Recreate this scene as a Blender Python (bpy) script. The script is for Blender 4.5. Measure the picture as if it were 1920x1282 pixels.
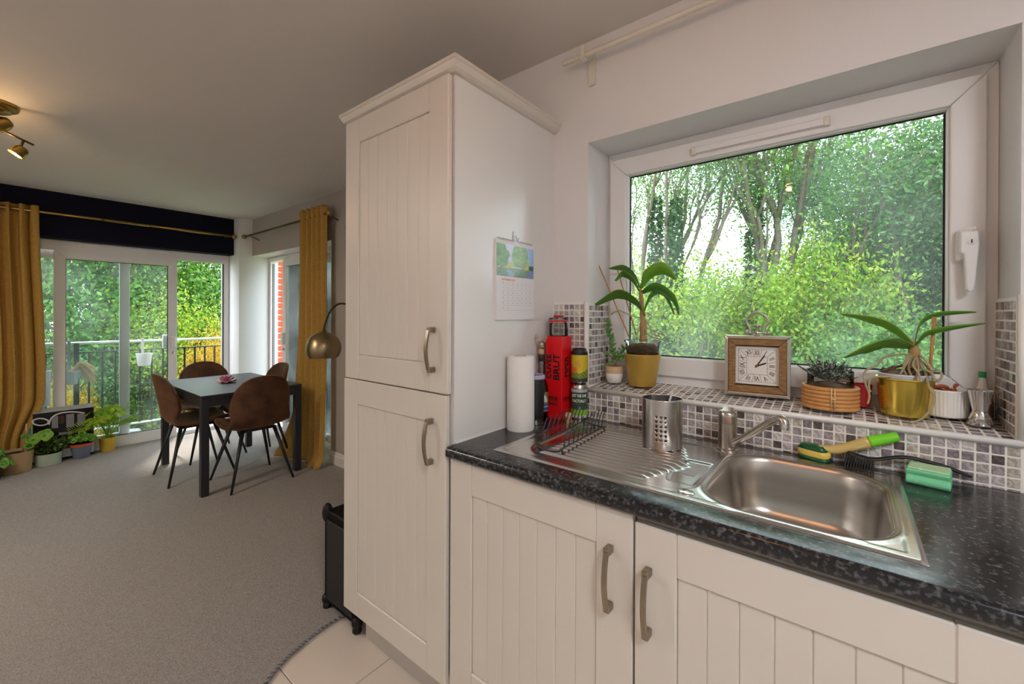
import bpy, math, random
import numpy as np
from math import sin, cos, pi, radians as R
from mathutils import Vector, Matrix
random.seed(7); rng = np.random.default_rng(7)
for o in list(bpy.data.objects): bpy.data.objects.remove(o)
S = bpy.context.scene
COL = S.collection

# ------------------------------------------------------------------ camera
F = 793.2902; YAW = .6711; PIT = -.0019; ROL = .0037; CYP = 590.0285
CAM = np.array([.9798, -1.5201, 1.3599])
_f = np.array([-sin(YAW), cos(YAW), 0]); _r = np.array([cos(YAW), sin(YAW), 0]); _u = np.array([0, 0, 1.])
f2 = _f*cos(PIT)+_u*sin(PIT); u2 = _u*cos(PIT)-_f*sin(PIT)
r3 = _r*cos(ROL)+u2*sin(ROL); u3 = u2*cos(ROL)-_r*sin(ROL)
cd = bpy.data.cameras.new('camera'); cam = bpy.data.objects.new('camera', cd); COL.objects.link(cam)
cd.sensor_width = 36; cd.lens = F/1920*36; cd.shift_y = -(641-CYP)/1920; cd.clip_start = .02; cd.clip_end = 500
mw = Matrix.Identity(4)
for i in range(3):
    mw[i][0] = r3[i]; mw[i][1] = u3[i]; mw[i][2] = -f2[i]; mw[i][3] = CAM[i]
cam.matrix_world = mw; S.camera = cam
def on(ax, val, u, v):                       # photo pixel -> point on the plane axis=val
    d = f2+r3*(u-960)/F+u3*(CYP-v)/F; t = (val-CAM[ax])/d[ax]; return tuple(CAM+d*t)
def pX(u, v, x): return on(0, x, u, v)
def pY(u, v, y): return on(1, y, u, v)
def pZ(u, v, z): return on(2, z, u, v)
def seat(u, v, z, r):                        # axis of a round thing whose front base pixel is (u, v)
    p = np.array(pZ(u, v, z)); d = (p-CAM)[:2]; d /= np.linalg.norm(d); return p[0]+d[0]*r, p[1]+d[1]*r

# ------------------------------------------------------------------ light
S.view_settings.view_transform = 'Standard'; S.view_settings.look = 'None'
S.view_settings.gamma = 1; S.view_settings.use_curve_mapping = False
S.view_settings.exposure = 0.36
W = bpy.data.worlds.new('sky'); S.world = W; W.use_nodes = True
nt = W.node_tree; nt.nodes.clear()
wo = nt.nodes.new('ShaderNodeOutputWorld'); bg = nt.nodes.new('ShaderNodeBackground')
tc = nt.nodes.new('ShaderNodeTexCoord'); nz = nt.nodes.new('ShaderNodeTexNoise'); rp = nt.nodes.new('ShaderNodeValToRGB')
nz.inputs['Scale'].default_value = 3.2; nz.inputs['Detail'].default_value = 6
rp.color_ramp.elements[0].position = .38; rp.color_ramp.elements[0].color = (.62, .77, .95, 1)
rp.color_ramp.elements[1].position = .62; rp.color_ramp.elements[1].color = (1, 1, 1, 1)
nt.links.new(tc.outputs['Generated'], nz.inputs['Vector']); nt.links.new(nz.outputs['Fac'], rp.inputs['Fac'])
nt.links.new(rp.outputs['Color'], bg.inputs['Color']); nt.links.new(bg.outputs[0], wo.inputs[0])
bg.inputs['Strength'].default_value = 6.0
sl = bpy.data.lights.new('sun', 'SUN'); sl.energy = 5.0; sl.angle = R(9); sl.color = (1, .93, .80)
sun = bpy.data.objects.new('sun', sl); COL.objects.link(sun)
sun.rotation_euler = Vector((.50, -.22, -.84)).to_track_quat('-Z', 'Y').to_euler()
def portal(name, loc, d, sx, sy):
    l = bpy.data.lights.new(name, 'AREA'); l.shape = 'RECTANGLE'; l.size = sx; l.size_y = sy
    l.cycles.is_portal = True
    o = bpy.data.objects.new(name, l); COL.objects.link(o); o.location = loc
    o.rotation_euler = Vector(d).to_track_quat('-Z', 'Z').to_euler()
portal('portal_kitchen', (.73, .36, 1.55), (0, -1, 0), 1.2, 1.0)
portal('portal_patio', (-4.95, -.7, 1.0), (1, 0, 0), 2.2, 2.0)
portal('portal_side', (-3.6, .85, 1.0), (0, -1, 0), 1.9, 2.0)

# ------------------------------------------------------------------ materials
def srgb(*c):
    return tuple(((x/255)/12.92 if x/255 <= .04045 else ((x/255+.055)/1.055)**2.4) for x in c)
MAT = {}
def M(name, col, rough=.5, metal=0., var=.08, vs=12., bump=0., bs=80., coat=0., sheen=0., trans=0., spec=.5, stretch=None, dist=.002):
    m = bpy.data.materials.new(name); m.use_nodes = True; n = m.node_tree; b = n.nodes['Principled BSDF']
    t = n.nodes.new('ShaderNodeTexCoord'); mp = n.nodes.new('ShaderNodeMapping')
    if stretch: mp.inputs['Scale'].default_value = stretch
    n.links.new(t.outputs['Object'], mp.inputs['Vector'])
    no = n.nodes.new('ShaderNodeTexNoise'); no.inputs['Scale'].default_value = vs; no.inputs['Detail'].default_value = 4
    n.links.new(mp.outputs[0], no.inputs['Vector'])
    mx = n.nodes.new('ShaderNodeMix'); mx.data_type = 'RGBA'
    c = np.array(col)
    mx.inputs[6].default_value = (*np.clip(c*(1-var), 0, 1), 1); mx.inputs[7].default_value = (*np.clip(c*(1+var), 0, 1), 1)
    n.links.new(no.outputs['Fac'], mx.inputs[0]); n.links.new(mx.outputs[2], b.inputs['Base Color'])
    b.inputs['Roughness'].default_value = rough; b.inputs['Metallic'].default_value = metal
    b.inputs['Coat Weight'].default_value = coat; b.inputs['Sheen Weight'].default_value = sheen
    b.inputs['Specular IOR Level'].default_value = spec
    if bump:
        n2 = n.nodes.new('ShaderNodeTexNoise'); n2.inputs['Scale'].default_value = bs; n2.inputs['Detail'].default_value = 3
        n.links.new(mp.outputs[0], n2.inputs['Vector'])
        bp = n.nodes.new('ShaderNodeBump'); bp.inputs['Strength'].default_value = bump; bp.inputs['Distance'].default_value = dist
        n.links.new(n2.outputs['Fac'], bp.inputs['Height']); n.links.new(bp.outputs[0], b.inputs['Normal'])
    MAT[name] = m; return m
def two(name, c1, c2, scale, lo, hi, rough=.4, kind='noise', detail=5, coat=0, stretch=None, bump=0, metal=0):
    m = M(name, c1, rough, metal, var=0, coat=coat, stretch=stretch); n = m.node_tree; b = n.nodes['Principled BSDF']
    mp = next(x for x in n.nodes if x.type == 'MAPPING')
    if kind == 'noise':
        t = n.nodes.new('ShaderNodeTexNoise'); t.inputs['Detail'].default_value = detail; out = t.outputs['Fac']
    else:
        t = n.nodes.new('ShaderNodeTexVoronoi'); out = t.outputs['Distance']
    t.inputs['Scale'].default_value = scale
    n.links.new(mp.outputs[0], t.inputs['Vector'])
    r = n.nodes.new('ShaderNodeValToRGB'); r.color_ramp.elements[0].position = lo; r.color_ramp.elements[1].position = hi
    r.color_ramp.elements[0].color = (*c1, 1); r.color_ramp.elements[1].color = (*c2, 1)
    n.links.new(out, r.inputs[0]); n.links.new(r.outputs[0], b.inputs['Base Color'])
    if bump:
        bp = n.nodes.new('ShaderNodeBump'); bp.inputs['Strength'].default_value = bump; bp.inputs['Distance'].default_value = .002
        n.links.new(out, bp.inputs['Height']); n.links.new(bp.outputs[0], b.inputs['Normal'])
    return m
def glassmat(name, tint=(1, 1, 1), refl=1.0, film=0.0, filmscale=2.2, rough=0.0):
    m = bpy.data.materials.new(name); m.use_nodes = True; n = m.node_tree; n.nodes.clear()
    out = n.nodes.new('ShaderNodeOutputMaterial'); tr = n.nodes.new('ShaderNodeBsdfTransparent'); gl = n.nodes.new('ShaderNodeBsdfGlossy')
    fr = n.nodes.new('ShaderNodeFresnel'); fr.inputs['IOR'].default_value = 1.45; mx = n.nodes.new('ShaderNodeMixShader')
    tr.inputs['Color'].default_value = (*tint, 1); gl.inputs['Roughness'].default_value = rough
    ml = n.nodes.new('ShaderNodeMath'); ml.operation = 'MULTIPLY'; ml.inputs[1].default_value = refl
    n.links.new(fr.outputs[0], ml.inputs[0]); n.links.new(ml.outputs[0], mx.inputs[0])
    n.links.new(tr.outputs[0], mx.inputs[1]); n.links.new(gl.outputs[0], mx.inputs[2]); last = mx
    if film:
        df = n.nodes.new('ShaderNodeBsdfTranslucent'); df.inputs['Color'].default_value = (.9, .95, 1, 1)
        t = n.nodes.new('ShaderNodeTexCoord'); no = n.nodes.new('ShaderNodeTexNoise'); no.inputs['Scale'].default_value = filmscale; no.inputs['Detail'].default_value = 3
        n.links.new(t.outputs['Object'], no.inputs['Vector'])
        mr = n.nodes.new('ShaderNodeMapRange'); mr.inputs[1].default_value = .42; mr.inputs[2].default_value = .72
        mr.inputs[3].default_value = .01; mr.inputs[4].default_value = film
        n.links.new(no.outputs['Fac'], mr.inputs[0]); m2 = n.nodes.new('ShaderNodeMixShader')
        n.links.new(mr.outputs[0], m2.inputs[0]); n.links.new(mx.outputs[0], m2.inputs[1]); n.links.new(df.outputs[0], m2.inputs[2]); last = m2
    n.links.new(last.outputs[0], out.inputs[0]); MAT[name] = m; return m
def emis(name, col, s):
    m = bpy.data.materials.new(name); m.use_nodes = True; n = m.node_tree; n.nodes.clear()
    out = n.nodes.new('ShaderNodeOutputMaterial'); e = n.nodes.new('ShaderNodeEmission'); e.inputs[0].default_value = (*col, 1); e.inputs[1].default_value = s
    n.links.new(e.outputs[0], out.inputs[0]); MAT[name] = m; return m
def leafmat(name, cols, trans=.35, rough=.45):
    m = bpy.data.materials.new(name); m.use_nodes = True; n = m.node_tree; b = n.nodes['Principled BSDF']; out = n.nodes['Material Output']
    at = n.nodes.new('ShaderNodeAttribute'); at.attribute_name = 'rnd'; oi = n.nodes.new('ShaderNodeObjectInfo')
    ad = n.nodes.new('ShaderNodeMath'); ad.operation = 'MULTIPLY_ADD'; ad.inputs[1].default_value = .25
    n.links.new(oi.outputs['Random'], ad.inputs[0]); n.links.new(at.outputs['Fac'], ad.inputs[2])
    fr = n.nodes.new('ShaderNodeMath'); fr.operation = 'FRACT'; n.links.new(ad.outputs[0], fr.inputs[0])
    r = n.nodes.new('ShaderNodeValToRGB'); el = r.color_ramp.elements
    while len(el) < len(cols): el.new(.5)
    for i, c in enumerate(cols): el[i].position = i/(len(cols)-1); el[i].color = (*c, 1)
    n.links.new(fr.outputs[0], r.inputs[0]); n.links.new(r.outputs[0], b.inputs['Base Color']); b.inputs['Roughness'].default_value = rough
    tl = n.nodes.new('ShaderNodeBsdfTranslucent'); n.links.new(r.outputs[0], tl.inputs[0])
    mx = n.nodes.new('ShaderNodeMixShader'); mx.inputs[0].default_value = trans
    n.links.new(b.outputs[0], mx.inputs[1]); n.links.new(tl.outputs[0], mx.inputs[2]); n.links.new(mx.outputs[0], out.inputs[0])
    MAT[name] = m; return m
def printmat(name, rough=.5):
    m = bpy.data.materials.new(name); m.use_nodes = True; n = m.node_tree; b = n.nodes['Principled BSDF']
    a = n.nodes.new('ShaderNodeAttribute'); a.attribute_name = 'Col'; n.links.new(a.outputs['Color'], b.inputs['Base Color']); b.inputs['Roughness'].default_value = rough
    MAT[name] = m; return m

M('wall_white', (.775, .765, .77), .75, bump=.15, bs=120, var=.02, vs=3)
M('wall_greige', (.44, .395, .36), .8, bump=.15, bs=120, var=.03, vs=3)
M('wall_navy', (.0028, .0028, .0135), .7, bump=.1, bs=120, var=.1, spec=.15)
M('ceiling_paint', (.70, .65, .615), .85, bump=.2, bs=60, var=.03, vs=4)
M('cabinet_paint', (.665, .615, .555), .38, var=.015, vs=5)
M('panel_white', (.76, .75, .735), .28, var=.012, vs=4)
M('plinth_grey', (.50, .46, .42), .5, var=.03)
M('upvc', (.82, .82, .83), .3, var=.015, vs=6)
M('upvc_old', (.74, .71, .62), .4, var=.05, vs=30)
M('grout', (.86, .84, .80), .7, var=.06, vs=40, bump=.2, bs=200)
M('trim_white', (.84, .82, .79), .3, var=.02)
M('floor_tile', (.72, .63, .55), .35, var=.07, vs=7, bump=.06, bs=30)
M('floor_grout', (.22, .19, .17), .8)
M('strip_grey', (.20, .20, .21), .45, var=.1)
two('carpet', (.20, .18, .168), (.44, .405, .38), 260, .3, .72, rough=.95, detail=6, bump=.9)
two('worktop', (.008, .009, .011), (.17, .175, .185), 105, .50, .85, rough=.2, detail=9)
M('steel', (.60, .58, .555), .24, 1, var=.10, vs=60, stretch=(.15, 3, 3))
M('steel_bright', (.68, .67, .66), .15, 1, var=.05, vs=50)
M('steel_bowl', (.52, .49, .455), .30, 1, var=.10, vs=30, stretch=(.2, 2, 2))
M('nickel', (.34, .29, .22), .32, 1, var=.12, vs=40)
M('tap_metal', (.50, .46, .41), .25, 1, var=.05)
M('black_wire', (.045, .045, .05), .35, .6, var=.1)
M('paper', (.86, .85, .83), .9, var=.02, bump=.9, bs=130, stretch=(1, 1, 2))
M('card_tube', (.45, .36, .26), .9)
M('matte_black', (.012, .012, .013), .45, var=.1)
M('black_tolex', (.004, .0035, .0035), .7, bump=.6, bs=300, var=.2, spec=.15)
M('rubber', (.008, .0075, .0075), .45, var=.2, spec=.3)
M('red_card', (.78, .006, .012), .35, var=.03)
M('red_rubber', (.60, .02, .02), .5)
M('ink_black', (.01, .008, .008), .6)
M('ink_red', (.75, .10, .09), .6)
M('ink_grey', (.35, .35, .38), .7)
M('ink_white', (.85, .85, .85), .6)
M('purple_lid', (.42, .38, .56), .2, var=.03)
M('cork', (.58, .36, .22), .8, var=.25, vs=120)
M('pewter', (.42, .38, .30), .35, 1, var=.2, vs=80)
M('gold_pot', (.66, .44, .09), .38, .55, var=.08, vs=20)
M('brass_pot', (.72, .53, .09), .20, .85, var=.10, vs=15)
M('brass', (.36, .245, .07), .28, 1, var=.12, vs=30)
M('brass_dark', (.15, .10, .045), .32, 1, var=.15, vs=30)
M('lamp_brass', (.40, .31, .18), .30, 1, var=.06, vs=60, stretch=(6, 6, .3))
M('clear_plastic', (.62, .66, .74), .2, var=.05)
M('bark_mix', (.16, .10, .06), .9, var=.6, vs=70, bump=1, bs=60, dist=.01)
M('soil', (.045, .03, .02), .95, var=.4, vs=90, bump=1, bs=90, dist=.008)
M('root', (.44, .36, .22), .7, var=.35, vs=50, bump=.3, bs=150)
M('orchid_stem', (.44, .27, .12), .7, var=.4, vs=80)
M('bamboo', (.50, .24, .07), .55, var=.15, vs=30)
leafmat('orchid_leaf', [(.10, .31, .03), (.18, .42, .04), (.24, .48, .05)], .25, .28)
leafmat('orchid_leaf_light', [(.20, .46, .04), (.32, .56, .06), (.40, .62, .08)], .3, .28)
M('jade_leaf', (.10, .26, .05), .3, var=.4, vs=40, coat=.2)
M('jade_stem', (.36, .25, .16), .8, var=.2)
M('terracotta_tan', (.66, .46, .28), .7, var=.06)
M('ceramic_white', (.82, .80, .77), .25, var=.02, coat=.3)
M('clock_steel', (.50, .455, .39), .28, 1, var=.12, vs=40)
two('clock_wood', (.17, .085, .028), (.38, .21, .07), 40, .3, .75, rough=.55, stretch=(1, 1, 5))
M('clock_dial', (.84, .80, .75), .5, var=.03)
M('rattan', (.62, .30, .10), .5, var=.2, vs=40, bump=.3, bs=120)
M('rattan_tie', (.66, .46, .20), .6, var=.1)
two('haworthia', (.018, .045, .025), (.50, .52, .44), 170, .52, .60, rough=.4)
M('haworthia_dead', (.33, .17, .09), .8, var=.3)
M('red_glass', (.42, .012, .02), .12, var=.1, coat=.5)
M('chilli', (.36, .06, .02), .35, var=.4, vs=60)
M('amber', (.20, .07, .02), .15, coat=.5)
M('cap_green', (.01, .30, .08), .4)
M('dark_green_plastic', (.004, .10, .03), .3)
M('lime_plastic', (.20, .72, .02), .35)
M('amber_plastic', (.62, .46, .16), .25)
M('sponge_yellow', (.75, .56, .12), .9, bump=.8, bs=200)
M('sponge_green', (.20, .66, .36), .9, bump=.8, bs=200, var=.06)
M('sponge_top', (.50, .76, .46), .9, bump=.8, bs=200, var=.06)
M('cal_page', (.82, .81, .84), .6, var=.01)
M('wire_white', (.75, .74, .75), .35, .3)
two('curtain_fabric', (.33, .18, .028), (.56, .335, .08), 160, .3, .7, rough=.9, detail=4, bump=.6)
two('velvet', (.040, .012, .005), (.14, .052, .017), 9, .3, .75, rough=.75, detail=5)
MAT['velvet'].node_tree.nodes['Principled BSDF'].inputs['Sheen Weight'].default_value = .22
MAT['velvet'].node_tree.nodes['Principled BSDF'].inputs['Sheen Tint'].default_value = (.9, .5, .2, 1)
M('table_black', (.022, .022, .027), .38, var=.08, vs=15)
M('pink_glass', (.55, .08, .16), .2, var=.5, vs=60)
M('pink_light', (.80, .55, .60), .25, var=.3, vs=60)
M('box_black', (.006, .006, .008), .18, var=.2)
M('box_grey', (.42, .42, .44), .5, var=.05)
M('box_white', (.68, .67, .66), .5, var=.03)
M('print_grey', (.22, .22, .24), .5)
M('print_brown', (.045, .02, .015), .5)
M('tan_pot', (.40, .27, .13), .6, var=.08)
M('sage_pot', (.42, .50, .40), .4, var=.06)
M('blue_pot', (.16, .20, .28), .6, var=.15, vs=25)
M('blue_pot_rim', (.52, .10, .03), .6, var=.1)
M('yellow_pot', (.64, .44, .05), .35, .3, var=.06)
leafmat('palm_leaf', [(.20, .42, .02), (.42, .66, .04), (.60, .72, .12)], .45)
leafmat('begonia_leaf', [(.03, .14, .015), (.12, .36, .02), (.30, .52, .06)], .25, .3)
leafmat('bush_leaf', [(.02, .055, .012), (.06, .13, .02), (.14, .22, .04)], .2)
leafmat('tree_green', [(.035, .11, .015), (.07, .19, .025), (.12, .28, .04), (.19, .34, .05)], .45)
leafmat('tree_blue', [(.03, .09, .03), (.05, .15, .05), (.09, .22, .07), (.14, .26, .10)], .4)
leafmat('tree_yellow', [(.09, .19, .015), (.18, .34, .025), (.30, .45, .04), (.42, .43, .05)], .5)
leafmat('tree_orange', [(.20, .20, .02), (.48, .30, .02), (.60, .32, .03), (.30, .28, .04)], .5)
leafmat('ivy', [(.012, .045, .012), (.025, .085, .018), (.05, .13, .03)], .2)
M('tree_bark', (.13, .105, .08), .9, var=.4, vs=8, bump=.8, bs=20, dist=.02)
M('pale_bark', (.36, .33, .29), .9, var=.3, vs=8)
two('lawn', (.08, .115, .03), (.20, .25, .07), 5, .3, .7, rough=.95)
M('brick', (.52, .10, .045), .85, var=.2, vs=30, bump=.5, bs=120)
M('mortar', (.48, .40, .32), .95, var=.1)
M('concrete', (.35, .34, .33), .9, var=.1)
M('rail_paint', (.018, .02, .024), .4, .3, var=.15)
M('rail_top', (.62, .66, .68), .3, .5, var=.05)
M('pot_white', (.62, .60, .62), .4, var=.04)
M('pot_grey', (.20, .22, .25), .4, var=.06)
M('dry_grass', (.48, .30, .11), .9, var=.3, vs=60)
M('threshold', (.38, .15, .09), .5, var=.15, vs=30)
M('baseboard_paint', (.74, .71, .68), .4, var=.02)
M('twig', (.22, .12, .06), .8)
glassmat('pane', (.93, .97, .95), 1.0, film=.09)
glassmat('pane_patio', (.93, .975, .955), 1.0, film=.05)
glassmat('clear_glass', (.95, .97, .96), 1.0)
glassmat('bottle_glass', (.80, .80, .78), 1.6)
emis('bulb_glow', (1, .42, .10), 30); emis('spot_glow', (1, .75, .4), 6); emis('fill_glow', (1, .97, .92), 4)  # last one: diffuser of the added fill lamps
printmat('print', .5); printmat('print_gloss', .25)
# mosaic tile: a colour for each tile, streaks inside it
def tilemat():
    m = bpy.data.materials.new('mosaic'); m.use_nodes = True; n = m.node_tree; b = n.nodes['Principled BSDF']
    at = n.nodes.new('ShaderNodeAttribute'); at.attribute_name = 'rnd'; oi = n.nodes.new('ShaderNodeObjectInfo')
    ad = n.nodes.new('ShaderNodeMath'); n.links.new(oi.outputs['Random'], ad.inputs[0]); n.links.new(at.outputs['Fac'], ad.inputs[1])
    fr = n.nodes.new('ShaderNodeMath'); fr.operation = 'FRACT'; n.links.new(ad.outputs[0], fr.inputs[0])
    r = n.nodes.new('ShaderNodeValToRGB'); r.color_ramp.interpolation = 'CONSTANT'; el = r.color_ramp.elements
    cs = [srgb(190, 182, 183), srgb(156, 147, 150), srgb(98, 87, 86), srgb(178, 172, 169), srgb(212, 207, 205), srgb(136, 127, 131), srgb(186, 180, 168), srgb(170, 162, 165)]
    while len(el) < len(cs): el.new(.5)
    for i, c in enumerate(cs): el[i].position = i/len(cs); el[i].color = (*c, 1)
    n.links.new(fr.outputs[0], r.inputs[0])
    ge = n.nodes.new('ShaderNodeNewGeometry'); cb = n.nodes.new('ShaderNodeCombineXYZ')
    ml = n.nodes.new('ShaderNodeMath'); ml.operation = 'MULTIPLY'; ml.inputs[1].default_value = 40; n.links.new(fr.outputs[0], ml.inputs[0])
    n.links.new(ml.outputs[0], cb.inputs[0]); n.links.new(ml.outputs[0], cb.inputs[2])
    va = n.nodes.new('ShaderNodeVectorMath'); va.operation = 'ADD'; n.links.new(ge.outputs['Position'], va.inputs[0]); n.links.new(cb.outputs[0], va.inputs[1])
    wv = n.nodes.new('ShaderNodeTexWave'); wv.bands_direction = 'DIAGONAL'; wv.inputs['Scale'].default_value = 22; wv.inputs['Distortion'].default_value = 14; wv.inputs['Detail'].default_value = 3
    wv.inputs['Detail Scale'].default_value = 1.5
    n.links.new(va.outputs[0], wv.inputs['Vector'])
    mr = n.nodes.new('ShaderNodeMapRange'); mr.inputs[3].default_value = .74; mr.inputs[4].default_value = 1.22; n.links.new(wv.outputs['Fac'], mr.inputs[0])
    mm = n.nodes.new('ShaderNodeVectorMath'); mm.operation = 'SCALE'; n.links.new(r.outputs[0], mm.inputs[0]); n.links.new(mr.outputs[0], mm.inputs['Scale'])
    n.links.new(mm.outputs[0], b.inputs['Base Color']); b.inputs['Roughness'].default_value = .14
    MAT['mosaic'] = m
tilemat()

# ------------------------------------------------------------------ mesh helpers
WPOS = {}
class MB:
    def __init__(s): s.v = []; s.f = []; s.c = None
    def add(s, vs, fs):
        k = len(s.v); s.v += [tuple(p) for p in vs]; s.f += [tuple(i+k for i in q) for q in fs]; return s
    def box(s, x0, x1, y0, y1, z0, z1):
        return s.add([(x0, y0, z0), (x1, y0, z0), (x1, y1, z0), (x0, y1, z0), (x0, y0, z1), (x1, y0, z1), (x1, y1, z1), (x0, y1, z1)],
                     [(0, 3, 2, 1), (4, 5, 6, 7), (0, 1, 5, 4), (1, 2, 6, 5), (2, 3, 7, 6), (3, 0, 4, 7)])
    def cbox(s, x0, x1, y0, y1, z0, z1, c=.002):
        lo = (x0, y0, z0); hi = (x1, y1, z1); vs = []; ix = {}
        for a in range(8):
            sg = [(a >> i) & 1 for i in range(3)]
            for ax in range(3):
                p = [(hi[i] if sg[i] else lo[i]) for i in range(3)]
                for i in range(3):
                    if i != ax: p[i] += -c if sg[i] else c
                ix[(a, ax)] = len(vs); vs.append(p)
        fs = []
        for ax in range(3):
            o1, o2 = [(1, 2), (2, 0), (0, 1)][ax]
            for side in (0, 1):
                q = []
                for (p1, p2) in ((0, 0), (1, 0), (1, 1), (0, 1)):
                    a = (side << ax) | (p1 << o1) | (p2 << o2); q.append(ix[(a, ax)])
                fs.append(tuple(q if side else q[::-1]))
        for ax in range(3):          # edges along ax
            o1, o2 = [(1, 2), (2, 0), (0, 1)][ax]
            for p1 in (0, 1):
                for p2 in (0, 1):
                    a = (p1 << o1) | (p2 << o2); b = a | (1 << ax)
                    q = (ix[(a, o1)], ix[(b, o1)], ix[(b, o2)], ix[(a, o2)])
                    fs.append(q if (p1 ^ p2) else q[::-1])
        for a in range(8):
            q = (ix[(a, 0)], ix[(a, 1)], ix[(a, 2)]); fs.append(q if bin(a).count('1') % 2 else q[::-1])
        return s.add(vs, fs)
    def lathe(s, prof, cx=0, cy=0, n=32, z0=0, a0=0, a1=2*pi):
        full = abs(a1-a0-2*pi) < 1e-6; m = n if full else n+1; vs = []; fs = []
        for r, z in prof:
            for i in range(m):
                a = a0+(a1-a0)*i/n; vs.append((cx+r*cos(a), cy+r*sin(a), z0+z))
        for j in range(len(prof)-1):
            for i in range(n):
                k = (i+1) % m; fs.append((j*m+i, j*m+k, (j+1)*m+k, (j+1)*m+i))
        if full:
            if prof[0][0] > 1e-6: fs.append(tuple(range(m))[::-1])
            if prof[-1][0] > 1e-6: fs.append(tuple((len(prof)-1)*m+i for i in range(m)))
        return s.add(vs, fs)
    def shell(s, prof, cx=0, cy=0, n=32, z0=0):   # open lathe without end caps
        vs = []; fs = []
        for r, z in prof:
            for i in range(n):
                a = 2*pi*i/n; vs.append((cx+r*cos(a), cy+r*sin(a), z0+z))
        for j in range(len(prof)-1):
            for i in range(n):
                k = (i+1) % n; fs.append((j*n+i, j*n+k, (j+1)*n+k, (j+1)*n+i))
        return s.add(vs, fs)
    def tube(s, pts, r, n=8, closed=False):
        P = [Vector(p) for p in pts]; N = len(P); rs = r if isinstance(r, (list, tuple)) else [r]*N
        vs = []; fs = []; up = None
        for i, p in enumerate(P):
            t = ((P[(i+1) % N]-P[i-1]) if closed else (P[min(i+1, N-1)]-P[max(i-1, 0)])).normalized()
            if up is None: up = t.orthogonal().normalized()
            up = (up-t*up.dot(t));  up = up.normalized() if up.length > 1e-6 else t.orthogonal().normalized()
            b = t.cross(up)
            for k in range(n):
                a = 2*pi*k/n; vs.append(p+(up*cos(a)+b*sin(a))*rs[i])
        for i in range(N if closed else N-1):
            j = (i+1) % N
            for k in range(n):
                l = (k+1) % n; fs.append((i*n+k, i*n+l, j*n+l, j*n+k))
        if not closed: fs.append(tuple(range(n))[::-1]); fs.append(tuple((N-1)*n+k for k in range(n)))
        return s.add(vs, fs)
    def prism(s, poly, ax, a0, a1):   # polygon in the two other axes (cyclic order) extruded along ax
        o1, o2 = [(1, 2), (2, 0), (0, 1)][ax]; n = len(poly); vs = []
        for a in (a0, a1):
            for p in poly:
                q = [0, 0, 0]; q[ax] = a; q[o1] = p[0]; q[o2] = p[1]; vs.append(q)
        fs = [tuple(range(n))[::-1], tuple(range(n, 2*n))]+[(i, (i+1) % n, n+(i+1) % n, n+i) for i in range(n)]
        return s.add(vs, fs)
    def loft(s, rings, cap0=False, cap1=False):
        n = len(rings[0]); vs = [p for r in rings for p in r]; fs = []
        for j in range(len(rings)-1):
            for i in range(n):
                k = (i+1) % n; fs.append((j*n+i, j*n+k, (j+1)*n+k, (j+1)*n+i))
        if cap0: fs.append(tuple(range(n))[::-1])
        if cap1: fs.append(tuple((len(rings)-1)*n+i for i in range(n)))
        return s.add(vs, fs)
    def grid(s, fn, nu, nv):
        vs = [fn(i/nu, j/nv) for j in range(nv+1) for i in range(nu+1)]
        return s.add(vs, [(j*(nu+1)+i, j*(nu+1)+i+1, (j+1)*(nu+1)+i+1, (j+1)*(nu+1)+i) for j in range(nv) for i in range(nu)])
    def ball(s, c, rx, ry=None, rz=None, nu=16, nv=10):
        ry = rx if ry is None else ry; rz = rx if rz is None else rz; vs = [(c[0], c[1], c[2]-rz)]; fs = []
        for j in range(1, nv):
            t = -pi/2+pi*j/nv
            for i in range(nu):
                a = 2*pi*i/nu; vs.append((c[0]+rx*cos(t)*cos(a), c[1]+ry*cos(t)*sin(a), c[2]+rz*sin(t)))
        vs.append((c[0], c[1], c[2]+rz)); L = len(vs)-1
        for i in range(nu):
            k = (i+1) % nu; fs.append((0, 1+k, 1+i)); fs.append((L, 1+(nv-2)*nu+i, 1+(nv-2)*nu+k))
            for j in range(nv-2): fs.append((1+j*nu+i, 1+j*nu+k, 1+(j+1)*nu+k, 1+(j+1)*nu+i))
        return s.add(vs, fs)
    def mesh(s, name, smooth=False):
        me = bpy.data.meshes.new(name); me.from_pydata(s.v, [], s.f); me.validate(); me.update()
        if smooth: me.shade_smooth() if hasattr(me, 'shade_smooth') else me.polygons.foreach_set('use_smooth', [True]*len(me.polygons))
        return me
    def build(s, name, mat, parent=None, smooth=False, bevel=0, solid=0, sub=0, local=False, auto=False):
        o = bpy.data.objects.new(name, s.mesh(name, smooth or auto)); COL.objects.link(o)
        if mat: o.data.materials.append(MAT[mat])
        if solid: m = o.modifiers.new('solid', 'SOLIDIFY'); m.thickness = solid; m.offset = 0
        if sub: m = o.modifiers.new('sub', 'SUBSURF'); m.levels = sub; m.render_levels = sub
        if bevel:
            m = o.modifiers.new('bevel', 'BEVEL'); m.width = bevel; m.segments = 2; m.limit_method = 'ANGLE'; m.angle_limit = R(35)
        if auto:
            o.data.set_sharp_from_angle(angle=R(38))
        if parent: attach(o, parent, local)
        return o
def attach(o, parent, local=False):
    o.parent = parent
    if not local and parent.name in WPOS: o.matrix_parent_inverse = Matrix.Translation(-Vector(WPOS[parent.name]))
def tag(o, label=None, cat=None, group=None, kind=None):
    if label: o['label'] = label
    if cat: o['category'] = cat
    if group: o['group'] = group
    if kind: o['kind'] = kind
    return o
def thing(name, label, cat, loc=(0, 0, 0), rz=0, group=None, kind=None):
    o = bpy.data.objects.new(name, None); COL.objects.link(o); o.location = loc; o.rotation_euler.z = rz
    o.empty_display_size = .05; WPOS[o.name] = tuple(loc); tag(o, label, cat, group, kind); return o
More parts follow.
